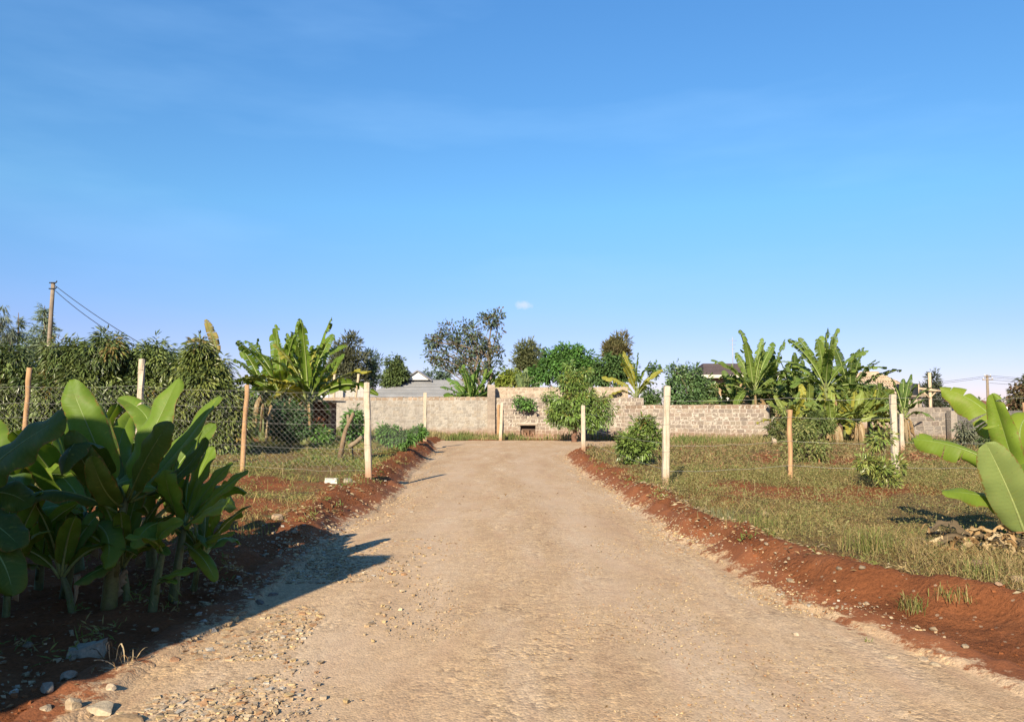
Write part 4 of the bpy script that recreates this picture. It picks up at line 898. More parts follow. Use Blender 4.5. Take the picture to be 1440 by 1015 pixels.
hero('b', 'short banana sucker with a curled bright leaf at the front of the left cluster', (213, 850, 5.6), [(220, 815, 5.6), (229, 775, 5.6)], [
    ((230, 780, 5.6), (226, 752, 5.45), (258, 734, 5.4), dict(width=.19, nrm=(-.5, -.8, .4), fold=.5, pet=.05)),
    ((229, 778, 5.6), (212, 758, 5.3), (176, 756, 5.1), dict(width=.15, nrm=(0, -.4, .9))),
    ((222, 815, 5.6), (246, 806, 5.5), (278, 800, 5.5), dict(width=.13, nrm=(0, -.4, .9))),
    ((219, 822, 5.6), (235, 815, 5.5), (250, 820, 5.45), dict(width=.07, nrm=(0, -.4, .9))),
], [.034, .028, .02], seed=4)
hero('b', 'banana sucker at the right of the left cluster, its leaves reaching toward the road', (241, 838, 5.9), [(250, 790, 5.9), (259, 735, 6.0)], [
    ((259, 740, 6.), (290, 690, 6.), (327, 650, 6.1), dict(width=.2, nrm=(-.4, -.7, .6), fold=.35)),
    ((260, 742, 6.), (302, 698, 5.9), (349, 661, 5.9), dict(width=.17, nrm=(-.3, -.6, .7), fold=.3)),
    ((259, 745, 6.), (288, 722, 5.6), (322, 708, 5.4), dict(width=.27, nrm=(-.1, -.6, .8))),
    ((256, 775, 6.), (290, 760, 5.8), (331, 748, 5.7), dict(width=.15, nrm=(0, -.4, .9))),
    ((259, 740, 6.), (244, 672, 6.2), (266, 608, 6.4), dict(width=.17, nrm=(-1, -.5, .1), fold=.6)),
    ((259, 740, 6.), (266, 665, 6.3), (287, 600, 6.5), dict(width=.15, nrm=(-.9, -.6, .2), fold=.5)),
    ((258, 742, 6.), (222, 690, 5.7), (186, 690, 5.5), dict(width=.26, nrm=(0, -.6, .8))),
    ((258, 742, 6.), (240, 700, 5.6), (232, 660, 5.5), dict(width=.26, nrm=(-.2, -1, .2))),
    ((257, 750, 6.), (218, 736, 5.6), (188, 772, 5.4), dict(width=.26, nrm=(.1, -.8, .6), fold=-.2)),
    ((256, 762, 6.), (284, 784, 5.7), (303, 818, 5.6), dict(width=.15, nrm=(-.1, -.7, .7), fold=-.2)),
    ((259, 742, 6.), (275, 680, 6.3), (300, 628, 6.5), dict(width=.24, nrm=(-.4, -1, .2), fold=.3)),
], [.036, .03, .022], seed=5)
hero('b', 'banana plant cut by the left photo edge, one huge dark leaf pointing right', (-50, 860, 4.9), [(-55, 780, 4.9), (-60, 700, 4.9)], [
    ((-60, 705, 4.9), (10, 638, 4.85), (92, 585, 4.8), dict(width=.42, nrm=(-.25, -.8, .6), fold=.05)),
    ((-60, 705, 4.9), (-20, 690, 5.2), (16, 686, 5.4), dict(width=.14, nrm=(0, -.4, .9))),
    ((-60, 710, 4.9), (-10, 735, 4.8), (30, 770, 4.7), dict(width=.3, nrm=(.1, -.5, .85))),
    ((-60, 715, 4.9), (-5, 692, 5.0), (45, 712, 5.0), dict(width=.3, nrm=(0, -.8, .6), fold=-.1)),
    ((-60, 720, 4.9), (-5, 775, 4.7), (18, 838, 4.6), dict(width=.3, nrm=(.2, -.8, .5), fold=-.2)),
], [.08, .07, .05], seed=6)
for i, (px, d, lab) in enumerate([(20, 5.3, 'tiny banana sucker at the bottom left of the left cluster'), (118, 5.5, 'tiny banana sucker between the thin stems of the left cluster'), (190, 5.75, 'tiny banana sucker right of the yellow stem in the left cluster'), (275, 6.2, 'tiny banana sucker at the road side end of the left cluster')]):
    banana_plant(lab, px, d, .28, 8, .62, .17, 150 + i, (.2, 1.2), 1, dead=1, rstem=.022)
banana_plant('banana sucker half hidden behind the left cluster near the photo edge', 12, 6.9, .5, 9, 1.05, .34, 140, (.4, 1.4), 1, dead=2, rstem=.045)
banana_plant('banana sucker hidden in the shade behind the tallest left leaves', 120, 6.8, .5, 10, 1.05, .34, 141, (.3, 1.5), 1, dead=2, rstem=.045)
banana_plant('banana sucker standing behind the right half of the left cluster', 220, 6.7, .45, 9, .9, .32, 142, (.4, 1.5), 1, dead=2, rstem=.04)
# ---- foreground plant on the right
LG = (.16, .25, .025)
hero('b', 'bright green banana plant cut off by the right edge of the photo', (1462, 800, 6.9), [(1456, 770, 6.9), (1444, 720, 6.9)], [
    ((1446, 765, 6.8), (1420, 695, 6.6), (1386, 622, 6.5), dict(width=.42, nrm=(-.45, -1, .1), fold=.3, col=(.24, .31, .10), tip=.4, tears=0, wav=.008, rr=.011, ribcol=(.34, .40, .14))),
    ((1445, 740, 6.9), (1396, 702, 6.8), (1325, 692, 6.6), dict(width=.28, nrm=(-.05, -.7, .75), fold=-.15, col=LG)),
    ((1442, 680, 7.), (1362, 634, 7.3), (1284, 618, 7.4), dict(width=.40, nrm=(-.1, -.95, .5), fold=-.45, tears=4, col=LG, gap=.25)),
    ((1442, 720, 6.9), (1421, 640, 6.9), (1395, 553, 6.9), dict(width=.30, nrm=(-.75, -.75, .15), fold=.75, col=LG)),
    ((1440, 690, 7.), (1398, 590, 7.3), (1321, 545, 7.6), dict(width=.44, nrm=(-.1, -.95, .45), fold=-.1, tears=4, col=(.19, .27, .022), gap=.5)),
    ((1444, 680, 7.), (1440, 590, 7.2), (1500, 600, 7.2), dict(width=.34, nrm=(.2, -.5, .8), fold=-.2, col=(.19, .27, .022))),
    ((1446, 730, 6.9), (1425, 740, 7.1), (1375, 745, 7.2), dict(width=.22, nrm=(0, -.4, .9), fold=-.2)),
    ((1448, 720, 6.9), (1440, 660, 7.2), (1465, 640, 7.5), dict(width=.36, nrm=(-.3, -.8, .5))),
    ((1448, 735, 6.9), (1436, 690, 6.7), (1480, 650, 6.4), dict(width=.34, nrm=(-.4, -.8, .4))),
], [.09, .08, .055, .035], col=(.15, .18, .07), seed=7)

# heap of dry banana leaves at its foot
def dry_heap(label, px, d, n, rx, ry_, h, seed, L=(.3, .7), kind=None, wr=(.03, .085)):
    r = np.random.default_rng(seed); x = at(px, 575, d)[0]; org = np.array([x, d, tz(x, d)]); B_ = MB(); RB = MB()
    for i in range(n):
        a = r.uniform(0, 6.28); l = r.uniform(*L); c = np.array([x + r.normal(0, rx), d + r.normal(0, ry_), 0]); c[2] = tz(c[0], c[1]) + r.uniform(.01, h)
        e = np.array([math.cos(a), math.sin(a), 0]) * l; e[2] = r.uniform(-.1, .1); m_ = c + e * .5 + (0, 0, r.uniform(.02, .12))
        end = c + e; end[2] = max(end[2], tz(end[0], end[1]) + .01)
        colr = np.array([(.56, .40, .22), (.44, .28, .14), (.62, .48, .30), (.30, .17, .08), (.14, .10, .07)][r.integers(5)]) * r.uniform(.8, 1.1)
        b_, rb = banana_leaf(c, m_, end, r.uniform(*wr), r.normal(size=3) * .5 + (0, 0, 1), fold=r.uniform(-.9, .9), tears=3, wav=.1, sag=.4, seed=seed * 50 + i, nL=10, nW=3, pet=.05, col=tuple(colr), rr=.006)
        for V_, Q_, C_ in zip(b_.V, b_.Q, b_.C):
            B_.add(V_, Q_ - Q_.min(), None, C_)
    tag(B_.build('dry_leaf_heap' if not kind else 'leaf_scraps', M['dry'], origin=org), label, 'leaf heap' if not kind else 'leaf scraps', kind=kind)
dry_heap('heap of curled dry banana leaves under the right banana plant', 1392, 6.9, 95, .17, .11, .13, 5, (.15, .42), None, (.04, .11))
dry_heap('scattered dry banana leaf scraps on the right bank left of the big dry heap', 1322, 7.2, 40, .2, .1, .03, 6, (.1, .3), 'stuff', (.015, .045))
dry_heap('small bundle of pale dry leaf scraps at the shadow edge on the left', 186, 4.55, 16, .07, .04, .012, 7, (.05, .14), 'stuff', (.006, .018))

# ------------------------------------------------------------------ grass and litter (stuff)
def blades(n_try, xr_, yr_, dens, hgt, wid, cols, colp, seed, lean=.5, ypow=1.):
    r = np.random.default_rng(seed)
    y = yr_[0] + (yr_[1] - yr_[0]) * r.uniform(0, 1, n_try) ** ypow; x = r.uniform(xr_[0], xr_[1], n_try)
    # stay inside a slightly wide view wedge
    ok = (np.abs(x) < .78 * y + 1.5) & (r.uniform(0, 1, n_try) < dens(x, y)); x, y = x[ok], y[ok]; n = len(x)
    z = terrain(x, y, False) - .01
    hv = hgt(x, y) * r.uniform(.5, 1.3, n); a = r.uniform(0, 6.28, n); ln_ = lean * r.uniform(.2, 1.4, n)
    dx, dy = np.cos(a) * hv * ln_, np.sin(a) * hv * ln_
    th = r.uniform(0, 6.28, n); w = wid(y) * r.uniform(.7, 1.3, n); sx, sy = np.cos(th) * w / 2, np.sin(th) * w / 2
    z0 = np.zeros(n)
    v = np.stack([np.stack([x - sx, y - sy, z], -1), np.stack([x + sx, y + sy, z], -1),
                  np.stack([x + dx * .45 - sx * .8, y + dy * .45 - sy * .8, z + hv * .6], -1), np.stack([x + dx * .45 + sx * .8, y + dy * .45 + sy * .8, z + hv * .6], -1),
                  np.stack([x + dx * 1.1, y + dy * 1.1, z + hv * .95], -1)], 1)
    k = np.arange(n)[:, None] * 5
    q = np.hstack([k, k + 1, k + 3, k + 2]); t = np.hstack([k + 2, k + 3, k + 4])
    pt = vnoise(x * .8, y * .5, seed) + r.normal(0, .25, n)
    ci = np.clip((pt * len(cols)).astype(int), 0, len(cols) - 1)
    c = np.array(cols)[ci] * r.uniform(.7, 1.25, (n, 1))
    return v.reshape(-1, 3), q, t, np.repeat(c, 5, 0)
def left_d(x, y):
    m = soil_mask(x, y); p = vnoise(x * 1.1, y * .8, 301); return m * np.clip(p * 2.8 - .95, .02, 1)
def right_d(x, y):
    m = soil_mask(x, y); p = vnoise(x * 1.0, y * .8, 302); return m * np.clip(p * 2.4 - .4, .12, 1)
LC = [(.44, .31, .14), (.40, .29, .12), (.32, .26, .09), (.25, .24, .075), (.16, .20, .055)]
RC = [(.42, .30, .15), (.36, .26, .11), (.29, .22, .085), (.22, .20, .075), (.20, .19, .07), (.31, .24, .10)]
WC = [(.34, .28, .14), (.22, .22, .08), (.14, .19, .05), (.11, .17, .045)]
grass = MB()
w1 = lambda y: np.clip(.0007 * y, .0035, .022)
for args in (
    (110000, (-16, -2.2), (7, 20), left_d, lambda x, y: .03 + .085 * vnoise(x * 1.3, y * 1.3, 9) ** 1.5 + .2 * np.clip(vnoise(x * .8, y * .6, 18) - .62, 0, 1) * 2, w1, LC, None, 401, 1.1, 1.),
    (60000, (-24, -2.4), (17, 40), left_d, lambda x, y: .05 + .17 * vnoise(x * .6, y * .6, 9) ** 1.5 * np.clip(1.4 + x / 9, .3, 1), w1, LC[1:] + [(.11, .20, .05)], None, 402, .9, 1.),
    (150000, (1.9, 13), (4.6, 16), right_d, lambda x, y: .035 + .10 * vnoise(x * 1.2, y * 1.2, 10) ** 1.8 + .22 * np.clip(vnoise(x * .8, y * .6, 17) - .62, 0, 1) * 2, w1, RC, None, 403, 1.2, 1.2),
    (70000, (1.9, 28), (15, 33), right_d, lambda x, y: .04 + .14 * vnoise(x, y, 10) ** 2, w1, RC, None, 404, 1.1, 1.),
    (30000, (-15, 10), (37.2, 40.5), lambda x, y: np.clip(vnoise(x * .7, y, 303) * 1.6 - .35 - .3 * (x > 3), .05, 1) * (y < 40.8) * (1 - .85 * (np.abs(x - .9) < .7) * (y > 38)), lambda x, y: .12 + .4 * vnoise(x * .8, y * .8, 12), lambda y: .03 + 0 * y, WC, None, 405, .35, 1.),
    (14000, (5, 20), (31.8, 35), lambda x, y: .7 + 0 * x, lambda x, y: .2 + .3 * vnoise(x * .8, y * .8, 13), lambda y: .025 + 0 * y, WC, None, 406, .5, 1.)):
    v, q, t, c = blades(*args); grass.add(v, q, t, c)
tag(grass.build('grass', M['grass'], smooth=False), 'dry and green grass covering both fields and the wall foot', 'grass', kind='stuff')

# broad-leaved low weeds in the grass
def weed_cloud(n_pl, xr_, yr_, dens, hh, ln_, cols, seed, ypow=1.):
    r = np.random.default_rng(seed); y = yr_[0] + (yr_[1] - yr_[0]) * r.uniform(0, 1, n_pl) ** ypow; x = r.uniform(*xr_, n_pl)
    ok = (np.abs(x) < .78 * y + 1.5) & (r.uniform(0, 1, n_pl) < dens(x, y)); x, y = x[ok], y[ok]; n = len(x); k = 14
    j = np.repeat(np.arange(n), k); m = n * k; sz = r.uniform(.5, 1.3, n)
    P = np.stack([x[j] + r.normal(0, .07, m) * sz[j], y[j] + r.normal(0, .07, m) * sz[j], terrain(x, y, False)[j] + r.uniform(.02, 1, m) * hh * sz[j]], -1)
    D = r.normal(size=(m, 3)) * (1, 1, .5) + (0, 0, .2); Nh = r.normal(size=(m, 3)) * .5 + (0, 0, 1)
    s = ln_ * np.clip(y[j] / 9, .8, 2.2) * r.uniform(.6, 1.3, m); v, t = leaf_quads(P, D, Nh, s, s * .42)
    c = np.array(cols)[r.integers(0, len(cols), n)][j] * r.uniform(.75, 1.25, (m, 1)); return v, t, np.repeat(c, 4, 0)
b = MB()
for a in ((34000, (1.9, 14), (4.8, 17), lambda x, y: right_d(x, y), .15, .023, [(.20, .21, .065), (.26, .23, .085), (.17, .19, .06), (.32, .24, .11), (.24, .19, .08)], 501, 1.2),
          (14000, (-16, -2.3), (7.5, 30), lambda x, y: left_d(x, y), .12, .026, [(.17, .22, .055), (.27, .25, .08), (.12, .19, .05), (.33, .25, .11)], 502),
          (9000, (2, 25), (16, 32), lambda x, y: right_d(x, y) * .9, .18, .032, [(.19, .19, .07), (.26, .21, .09), (.26, .15, .085)], 503)):
    v, t, c = weed_cloud(*a); b.add(v, None, t, c)
tag(b.build('weeds', M['leaf'], smooth=False), 'low small leaved weeds mixed through the grass of both fields', 'weeds', kind='stuff')
b = MB(); r_ = np.random.default_rng(19)
for k in range(380):
    side = k % 3
    y = 6.5 + 16 * r_.uniform() ** 1.3; x = float(x_right(y) + bank_w_right(y) + abs(r_.normal(0, 3.0)) + .05) if side else float(x_left(y) - bank_w_left(y) - abs(r_.normal(0, 2.5)) - .1)
    if abs(x) > .8 * y: continue
    z = tz(x, y); h = r_.uniform(.08, .26); l = r_.normal(0, .14, 2); w = .0016 + .00022 * y; c = np.array([(.42, .32, .18), (.30, .25, .10), (.22, .22, .08)][r_.integers(3)])
    b.tube([(x, y, z - .02), (x + l[0] * h * .6, y + l[1] * h * .6, z + h * .6), (x + l[0] * h * 1.6, y + l[1] * h * 1.6, z + h)], [w, w * .8, w * .4], 3, c, cap=False)
    n = r_.integers(2, 8); f = r_.uniform(.4, 1, n)[:, None]; P = np.array([x, y, z]) + np.array([l[0] * h * 1.3, l[1] * h * 1.3, h]) * f
    v, t = leaf_quads(P, r_.normal(size=(n, 3)) + (0, 0, .5), r_.normal(size=(n, 3)), .05 * r_.uniform(.5, 1.4, n), .014); b.add(v, None, t, c * (.8, 1., .8))
tag(b.build('dead_stalks', M['grass'], smooth=False), 'thin dry weed stalks standing above the grass of both verges', 'weeds', kind='stuff')
# leaf litter
r_ = np.random.default_rng(9)
def litter(n, fx, ya, yb, dens, ln_, cols):
    y = ya + (yb - ya) * r_.uniform(0, 1, n) ** 1.4; x = fx(y, n); ok = r_.uniform(0, 1, n) < dens(x, y); x, y = x[ok], y[ok]; n = len(x)
    P = np.stack([x, y, terrain(x, y) + .012], -1); D = r_.normal(size=(n, 3)) * (1, 1, .22); s = ln_ * r_.uniform(.4, 1.4, n) * np.clip(y / 8, .8, 2.5)
    v, t = leaf_quads(P, D, r_.normal(size=(n, 3)) * .45 + (0, 0, 1), s, s * .35, .6); c = np.array(cols)[r_.integers(0, len(cols), n)] * r_.uniform(.7, 1.2, (n, 1)); b.add(v, None, t, np.repeat(c, 4, 0))
b = MB(); DRY = [(.45, .33, .20), (.36, .24, .13), (.55, .45, .30), (.26, .15, .08)]
litter(2600, lambda y, n: x_right(y) + bank_w_right(y) * r_.normal(1.15, .3, n), 4.8, 14, lambda x, y: vnoise(x * 2, y * 2, 61) ** 1.5, .06, DRY)
litter(1500, lambda y, n: x_left(y) - bank_w_left(y) * r_.normal(1.1, .45, n), 6, 15, lambda x, y: vnoise(x * 2, y * 2, 62) ** 1.5, .06, DRY)
litter(5000, lambda y, n: r_.uniform(4.5, 14, n), 16, 24, lambda x, y: np.clip(vnoise(x * .9, y * .9, 63) * 1.6 - .4, 0, 1), .06, [(.30, .12, .07), (.26, .10, .06), (.36, .18, .10)])
litter(900, lambda y, n: r_.uniform(-4.5, -2.2, n), 3.6, 7.5, lambda x, y: .8 + 0 * x, .05, [(.30, .20, .11), (.40, .30, .18)])
litter(140, lambda y, n: r_.uniform(-1.8, 2.2, n), 3.6, 16, lambda x, y: 1 + 0 * x, .035, [(.24, .13, .06), (.3, .18, .09)])
tag(b.build('leaf_litter', M['dry'], smooth=False), 'brown dead leaves littering the banks and the right field', 'leaf litter', kind='stuff')

r_ = np.random.default_rng(29); b = MB()
for k in range(300):
    y = 4.6 + 16 * r_.uniform() ** 1.5; rt_ = k % 5 < 3
    x = float(x_right(y) + bank_w_right(y) * r_.uniform(.45, 1.25)) if rt_ else float(x_left(y) - bank_w_left(y) * r_.uniform(.45, 1.25))
    if vnoise(x * 1.3, y * 1.3, 88) < .5: continue
    z = tz(x, y); n = int(r_.integers(6, 16)); sz = r_.uniform(.5, 1.3); c = np.array([(.20, .22, .06), (.30, .25, .10), (.14, .20, .05), (.38, .28, .14)][int(r_.integers(4))])
    P = np.array([x, y, z]) + r_.normal(size=(n, 3)) * (.04, .04, 0) * sz + np.stack([np.zeros(n), np.zeros(n), r_.uniform(0, .07, n) * sz], -1)
    v, t = leaf_quads(P, r_.normal(size=(n, 3)) * (1, 1, .5) + (0, 0, .6), r_.normal(size=(n, 3)), .055 * sz * r_.uniform(.6, 1.5, n), .010 + .004 * y / 8); b.add(v, None, t, c * r_.uniform(.8, 1.2))
tag(b.build('bank_weeds', M['grass'], smooth=False), 'little weeds creeping down the red soil of both banks', 'weeds', kind='stuff')
# bigger green tufts one can tell apart on the right bank
def tuft(px, py, d, h, n, label, cols, seed, spread=.06, wid=.0024):
    r = np.random.default_rng(seed); x = at(px, py, d)[0]; z = tz(x, d); b = MB()
    for i in range(n):
        a = r.uniform(0, 6.28); p0 = np.array([x + r.normal(0, spread), d + r.normal(0, spread), z - .01]); l = h * r.uniform(.5, 1.2); o = np.array([math.cos(a), math.sin(a), 0]) * l * r.uniform(.15, .8)
        sd = np.array([-math.sin(a), math.cos(a), 0]) * wid
        P = [p0, p0 + o * .3 + (0, 0, l * .6), p0 + o * .7 + (0, 0, l * .85), p0 + o * 1.15 + (0, 0, l * .8)]
        V = np.vstack([P[0] - sd, P[0] + sd, P[1] - sd, P[1] + sd, P[2] - sd * .7, P[2] + sd * .7, P[3]])
        b.add(V, [(0, 1, 3, 2), (2, 3, 5, 4)], [(4, 5, 6)], np.array(cols[r.integers(len(cols))]) * r.uniform(.75, 1.2))
    tag(b.build('grass_tuft', M['grass'], origin=(x, d, z), smooth=False), label, 'grass tuft')
TG = [(.20, .23, .06), (.25, .25, .08), (.16, .20, .05), (.38, .29, .13)]
tuft(1283, 852, 5.55, .13, 90, 'small green tuft growing alone on the bare red bank', TG, 1, .05)
tuft(1340, 858, 5.5, .11, 60, 'wiry half dry tuft on the red bank right of the small green tuft', TG, 2, .07)
tuft(1383, 822, 5.95, .16, 110, 'green tuft at the top of the red bank below the dry leaf heap', TG, 3, .07)
tuft(1222, 775, 7.0, .22, 220, 'large pale green tuft at the grass edge above the red bank', TG, 4, .1)
tuft(1065, 745, 8.6, .2, 170, 'green tuft on the lip of the right bank, nearest to the gravel', TG, 5, .14)
tuft(1010, 728, 9.4, .16, 130, 'pale tuft on the lip of the right bank left of the greener one', [(.28, .28, .16), (.22, .24, .12)], 6, .14)
tuft(1222, 903, 5.1, .05, 14, 'tiny green sprig at the right gravel edge', TG, 7, .02)
tuft(496, 677, 12.8, .16, 60, 'bright green tuft on the left bank below the concrete fence post', [(.14, .22, .05), (.18, .25, .06)], 8, .15)
tuft(345, 748, 8.3, .18, 40, 'brown green tuft on the left bank at the shadow edge', TG, 9, .12)

# ------------------------------------------------------------------ fence posts
def post(px, top_py, d, w, label, kind='concrete', lean=(0, 0), seed=0):
    tp = at(px, top_py, d); x = tp[0] - lean[0]; z = tz(x, d); r = np.random.default_rng(seed + int(px + 500)); b = MB(); n = 9
    H_ = tp[2] - z
    if kind == 'concrete':
        t = np.linspace(-.12, 1, n); V = []
        for f in t:
            hw = w / 2 * (1.08 - .12 * max(f, 0)); c = np.array([x + lean[0] * f, d + lean[1] * f, z + H_ * f])
            ring = [(-hw, -hw * .75), (-hw * .75, -hw), (hw * .75, -hw), (hw, -hw * .75), (hw, hw * .75), (hw * .75, hw), (-hw * .75, hw), (-hw, hw * .75)]
            V.append([c + (a + r.normal(0, .004), e + r.normal(0, .004), 0) for a, e in ring])
        V = np.array(V).reshape(-1, 3); i = np.arange(n - 1)[:, None] * 8; j = np.arange(8)[None]; j2 = (j + 1) % 8
        q = np.stack([i + j, i + j2, i + 8 + j2, i + 8 + j], -1).reshape(-1, 4)
        V = np.vstack([V, [x + lean[0], d + lean[1], z + H_ + .012]]); m = len(V) - 1
        b.add(V, q, [((n - 1) * 8 + k, (n - 1) * 8 + (k + 1) % 8, m) for k in range(8)]); mat = M['concrete']
    else:
        t = np.linspace(-.1, 1, n); p = np.array([[x + lean[0] * f + r.normal(0, .006), d + lean[1] * f, z + H_ * f] for f in t])
        b.tube(p, w / 2 * (1 + r.normal(0, .06, n)), 9); mat = M[kind]
    root = tag(b.build('fence_post', mat, origin=(x, d, z), smooth=kind != 'concrete'), label, 'fence post')
    if kind == 'concrete' and d < 20:   # tie wires
        for f in (.35, .62, .9):
            rb = MB(); c = np.array([x + lean[0] * f, d, z + H_ * f]); hw = w / 2 * 1.1
            rb.tube([c + (-hw, -hw, 0), c + (hw, -hw, .004), c + (hw, hw, 0), c + (-hw, hw, .004), c + (-hw, -hw, 0)], .0025, 5); rb.build('tie_wire', M['wire'], root, (x, d, z))
    return np.array([x, d, z]), tp
pA = post(516, 538, 14.3, .105, 'concrete fence post at the left road side, nearest to the camera', lean=(-.05, 0))
pB = post(348, 541, 15.0, .095, 'orange brown wooden post left of the near concrete fence post', 'timber', (.07, 0))
pC = post(200, 505, 15.0, .10, 'tall concrete post standing among the mango trees above the banana leaves', lean=(.03, 0))
pD = post(42, 517, 15.0, .095, 'orange brown wooden post at the far left of the left fence', 'timber', (.08, 0))
pE = post(-115, 520, 15.0, .1, 'concrete fence post outside the left edge of the photo')
pF = post(598, 552, 29, .13, 'concrete post at the left where the road meets the lane, base in red soil')
pG = post(938, 543, 13.5, .11, 'concrete fence post at the right road side, nearest to the camera', lean=(.05, 0))
pH = post(1111, 576, 14.0, .085, 'thin red brown wooden post in the right field', 'timber', (.03, 0))
pI = post(1255, 555, 13.6, .10, 'white concrete post right of the mango sapling', lean=(-.02, 0))
pJ = post(1441, 566, 14, .09, 'wooden post behind the banana at the right edge of the photo', 'timber')
pK = post(820, 570, 25.5, .135, 'concrete post where road meets lane, in front of the small mango tree')
post(706, 566, 36.6, .14, 'leaning white concrete post standing in the grass straight across the road end', lean=(.08, 0))
post(1267, 582, 25, .12, 'shorter grey concrete post behind the white one in the right field')
post(1088, 586, 31, .15, 'small concrete post in front of the right end of the brown topped wall')
post(701, 569, 39.3, .15, 'rusty brown wooden pole standing against the wall beside the leaning white post', 'timber')

def fence(label, posts, zs, net, name='wire_fence', seed=1, rad=.0028, pitch=.115):
    r = np.random.default_rng(seed); o = posts[0][0]; root = thing(name, label, 'fence', o)
    for z in zs:
        b = MB(); pts = []
        for (A, _), (B, _) in zip(posts[:-1], posts[1:]):
            for f in np.linspace(0, 1, 9)[:-1]: pts.append(A * (1 - f) + B * f + (0, -.055, z - .05 * math.sin(math.pi * f) * r.uniform(.4, 1)))
        pts.append(posts[-1][0] + (0, -.055, z)); b.tube(pts, rad * 1.25, 4, cap=False); b.build('strand_wire', M['wire'], root, o)
    if net:
        b = MB(); lo, hi = net
        for (A, _), (B, _) in zip(posts[:-1], posts[1:]):
            L = np.linalg.norm(B[:2] - A[:2]); hgt = hi - lo; run = hgt * 1.15
            k = -run
            while k < L:
                for sgn in (1, -1):
                    a0, a1 = (k, k + run) if sgn > 0 else (k + run, k)
                    z0, z1 = lo, hi
                    # clip to the span
                    def cl(u0, zz0, u1, zz1, u): return zz0 + (zz1 - zz0) * (u - u0) / (u1 - u0)
                    u0, u1 = a0, a1; zz0, zz1 = z0, z1
                    lo_u, hi_u = 0, L
                    if min(u0, u1) > L or max(u0, u1) < 0: continue
                    n0, n1 = np.clip(u0, 0, L), np.clip(u1, 0, L); m0, m1 = cl(u0, zz0, u1, zz1, n0), cl(u0, zz0, u1, zz1, n1)
                    if abs(n1 - n0) < .02: continue
                    p = []
                    for f in np.linspace(0, 1, 7):
                        u = n0 + (n1 - n0) * f; g = u / L; z = m0 + (m1 - m0) * f
                        p.append(A * (1 - g) + B * g + (0, -.05 + .012 * math.sin(u * 5 + z * 7), z - .05 * math.sin(math.pi * g) + .01 * math.sin(u * 9)))
                    b.tube(p, rad * .8, 3, cap=False)
                k += pitch
        b.build('netting', M['wire'], root, o)
    return root
fence('sagging wire netting fence across the left field', [pE, pD, pC, pB, pA], (.15, .55, 1.0, 1.28, 1.6), (.2, 1.6), seed=1, rad=.0013, pitch=.12)
fence('wire netting fence running along the left road side toward the wall', [pA, pF], (.5, 1.0, 1.55), (.4, 1.5), seed=2, rad=.0012, pitch=.2)
fence('thin strand wire fence across the right field', [pG, pH, pI, pJ], (.28, .72, 1.15, 1.5), None, seed=3, rad=.0017)
fence('thin strand wire fence along the right road side toward the small mango tree', [pG, pK], (.3, .75, 1.2), None, seed=4, rad=.002)

# ------------------------------------------------------------------ utility poles and cables
def util_pole(label, top, lean, d, r0, arms, seed=1):
    tp = at(*top, d); bx = tp[0] - lean; z = tz(bx, d); o = np.array([bx, d, z]); root = thing('utility_pole', label, 'utility pole', o)
    b = MB(); t = np.linspace(-.05, 1, 8)[:, None]; b.tube(o + (tp - o) * t, np.linspace(r0, r0 * .72, 8), 9); b.build('pole', M['greywood'], root, o)
    for (f, hw, th) in arms:
        c = o + (tp - o) * f; b = MB(); b.box(c - (hw, .1 + th, th), c + (hw, -.1 + th, th), (1, 1, 1), jit=.004); b.build('crossarm', M['greywood'], root, o, smooth=False)
        for sx in (-.85, .85):
            b = MB(); p = c + (hw * sx, -.1, th); b.tube([p, p + (0, 0, .05), p + (0, 0, .1), p + (0, 0, .16)], [.03, .06, .03, .045], 8); b.build('insulator', M['white'], root, o)
    return root, o, tp
_, o, tp = util_pole('leaning weathered utility pole above the mango trees on the left', (75, 397), .25, 42, .14, [])
rt = _; b = MB()
for f in (.955, .995):
    c = o + (tp - o) * f; b.tube([c + (-.16, -.1, 0), c + (.2, -.1, 0), c + (.26, -.1, .1)], .035, 6)
b.build('bracket', M['cable'], rt, o)
def cable(label, A, B, sag, rad, group=None):
    t = np.linspace(0, 1, 24)[:, None]; p = A * (1 - t) + B * t; p[:, 2] -= sag * 4 * (t[:, 0] * (1 - t[:, 0])); b = MB(); b.tube(p, rad, 5, cap=False)
    tag(b.build('power_cable', M['cable'], origin=A), label, 'cable', group)
end1 = at(205, 487, 36); end2 = at(200, 492, 36)
cable('upper power cable slanting down right from the leaning utility pole', at(78, 402, 41.8), end1, .12, .018)
cable('lower power cable slanting down right from the leaning utility pole', at(78, 409, 41.8), end2, .22, .018)
_, o2, tp2 = util_pole('distant utility pole with crossarms behind the right banana leaves', (1388, 527), 0, 80, .17, [(.965, .35, .05), (.90, .55, .05)])
for i, (f, lab) in enumerate([(.985, 'topmost'), (.95, 'second highest'), (.90, 'second lowest'), (.83, 'lowest')]):
    A = o2 + (tp2 - o2) * f + (.1, -.2, 0); cable(lab + ' distant cable running right from the far utility pole', A, A + np.array([16, -8, -.4 + i * .1]), .5, .016)
    if i < 2: cable(('upper' if i == 0 else 'lower') + ' distant cable running left from the far utility pole', A, A + np.array([-16, 10, -.6]), .6, .016)

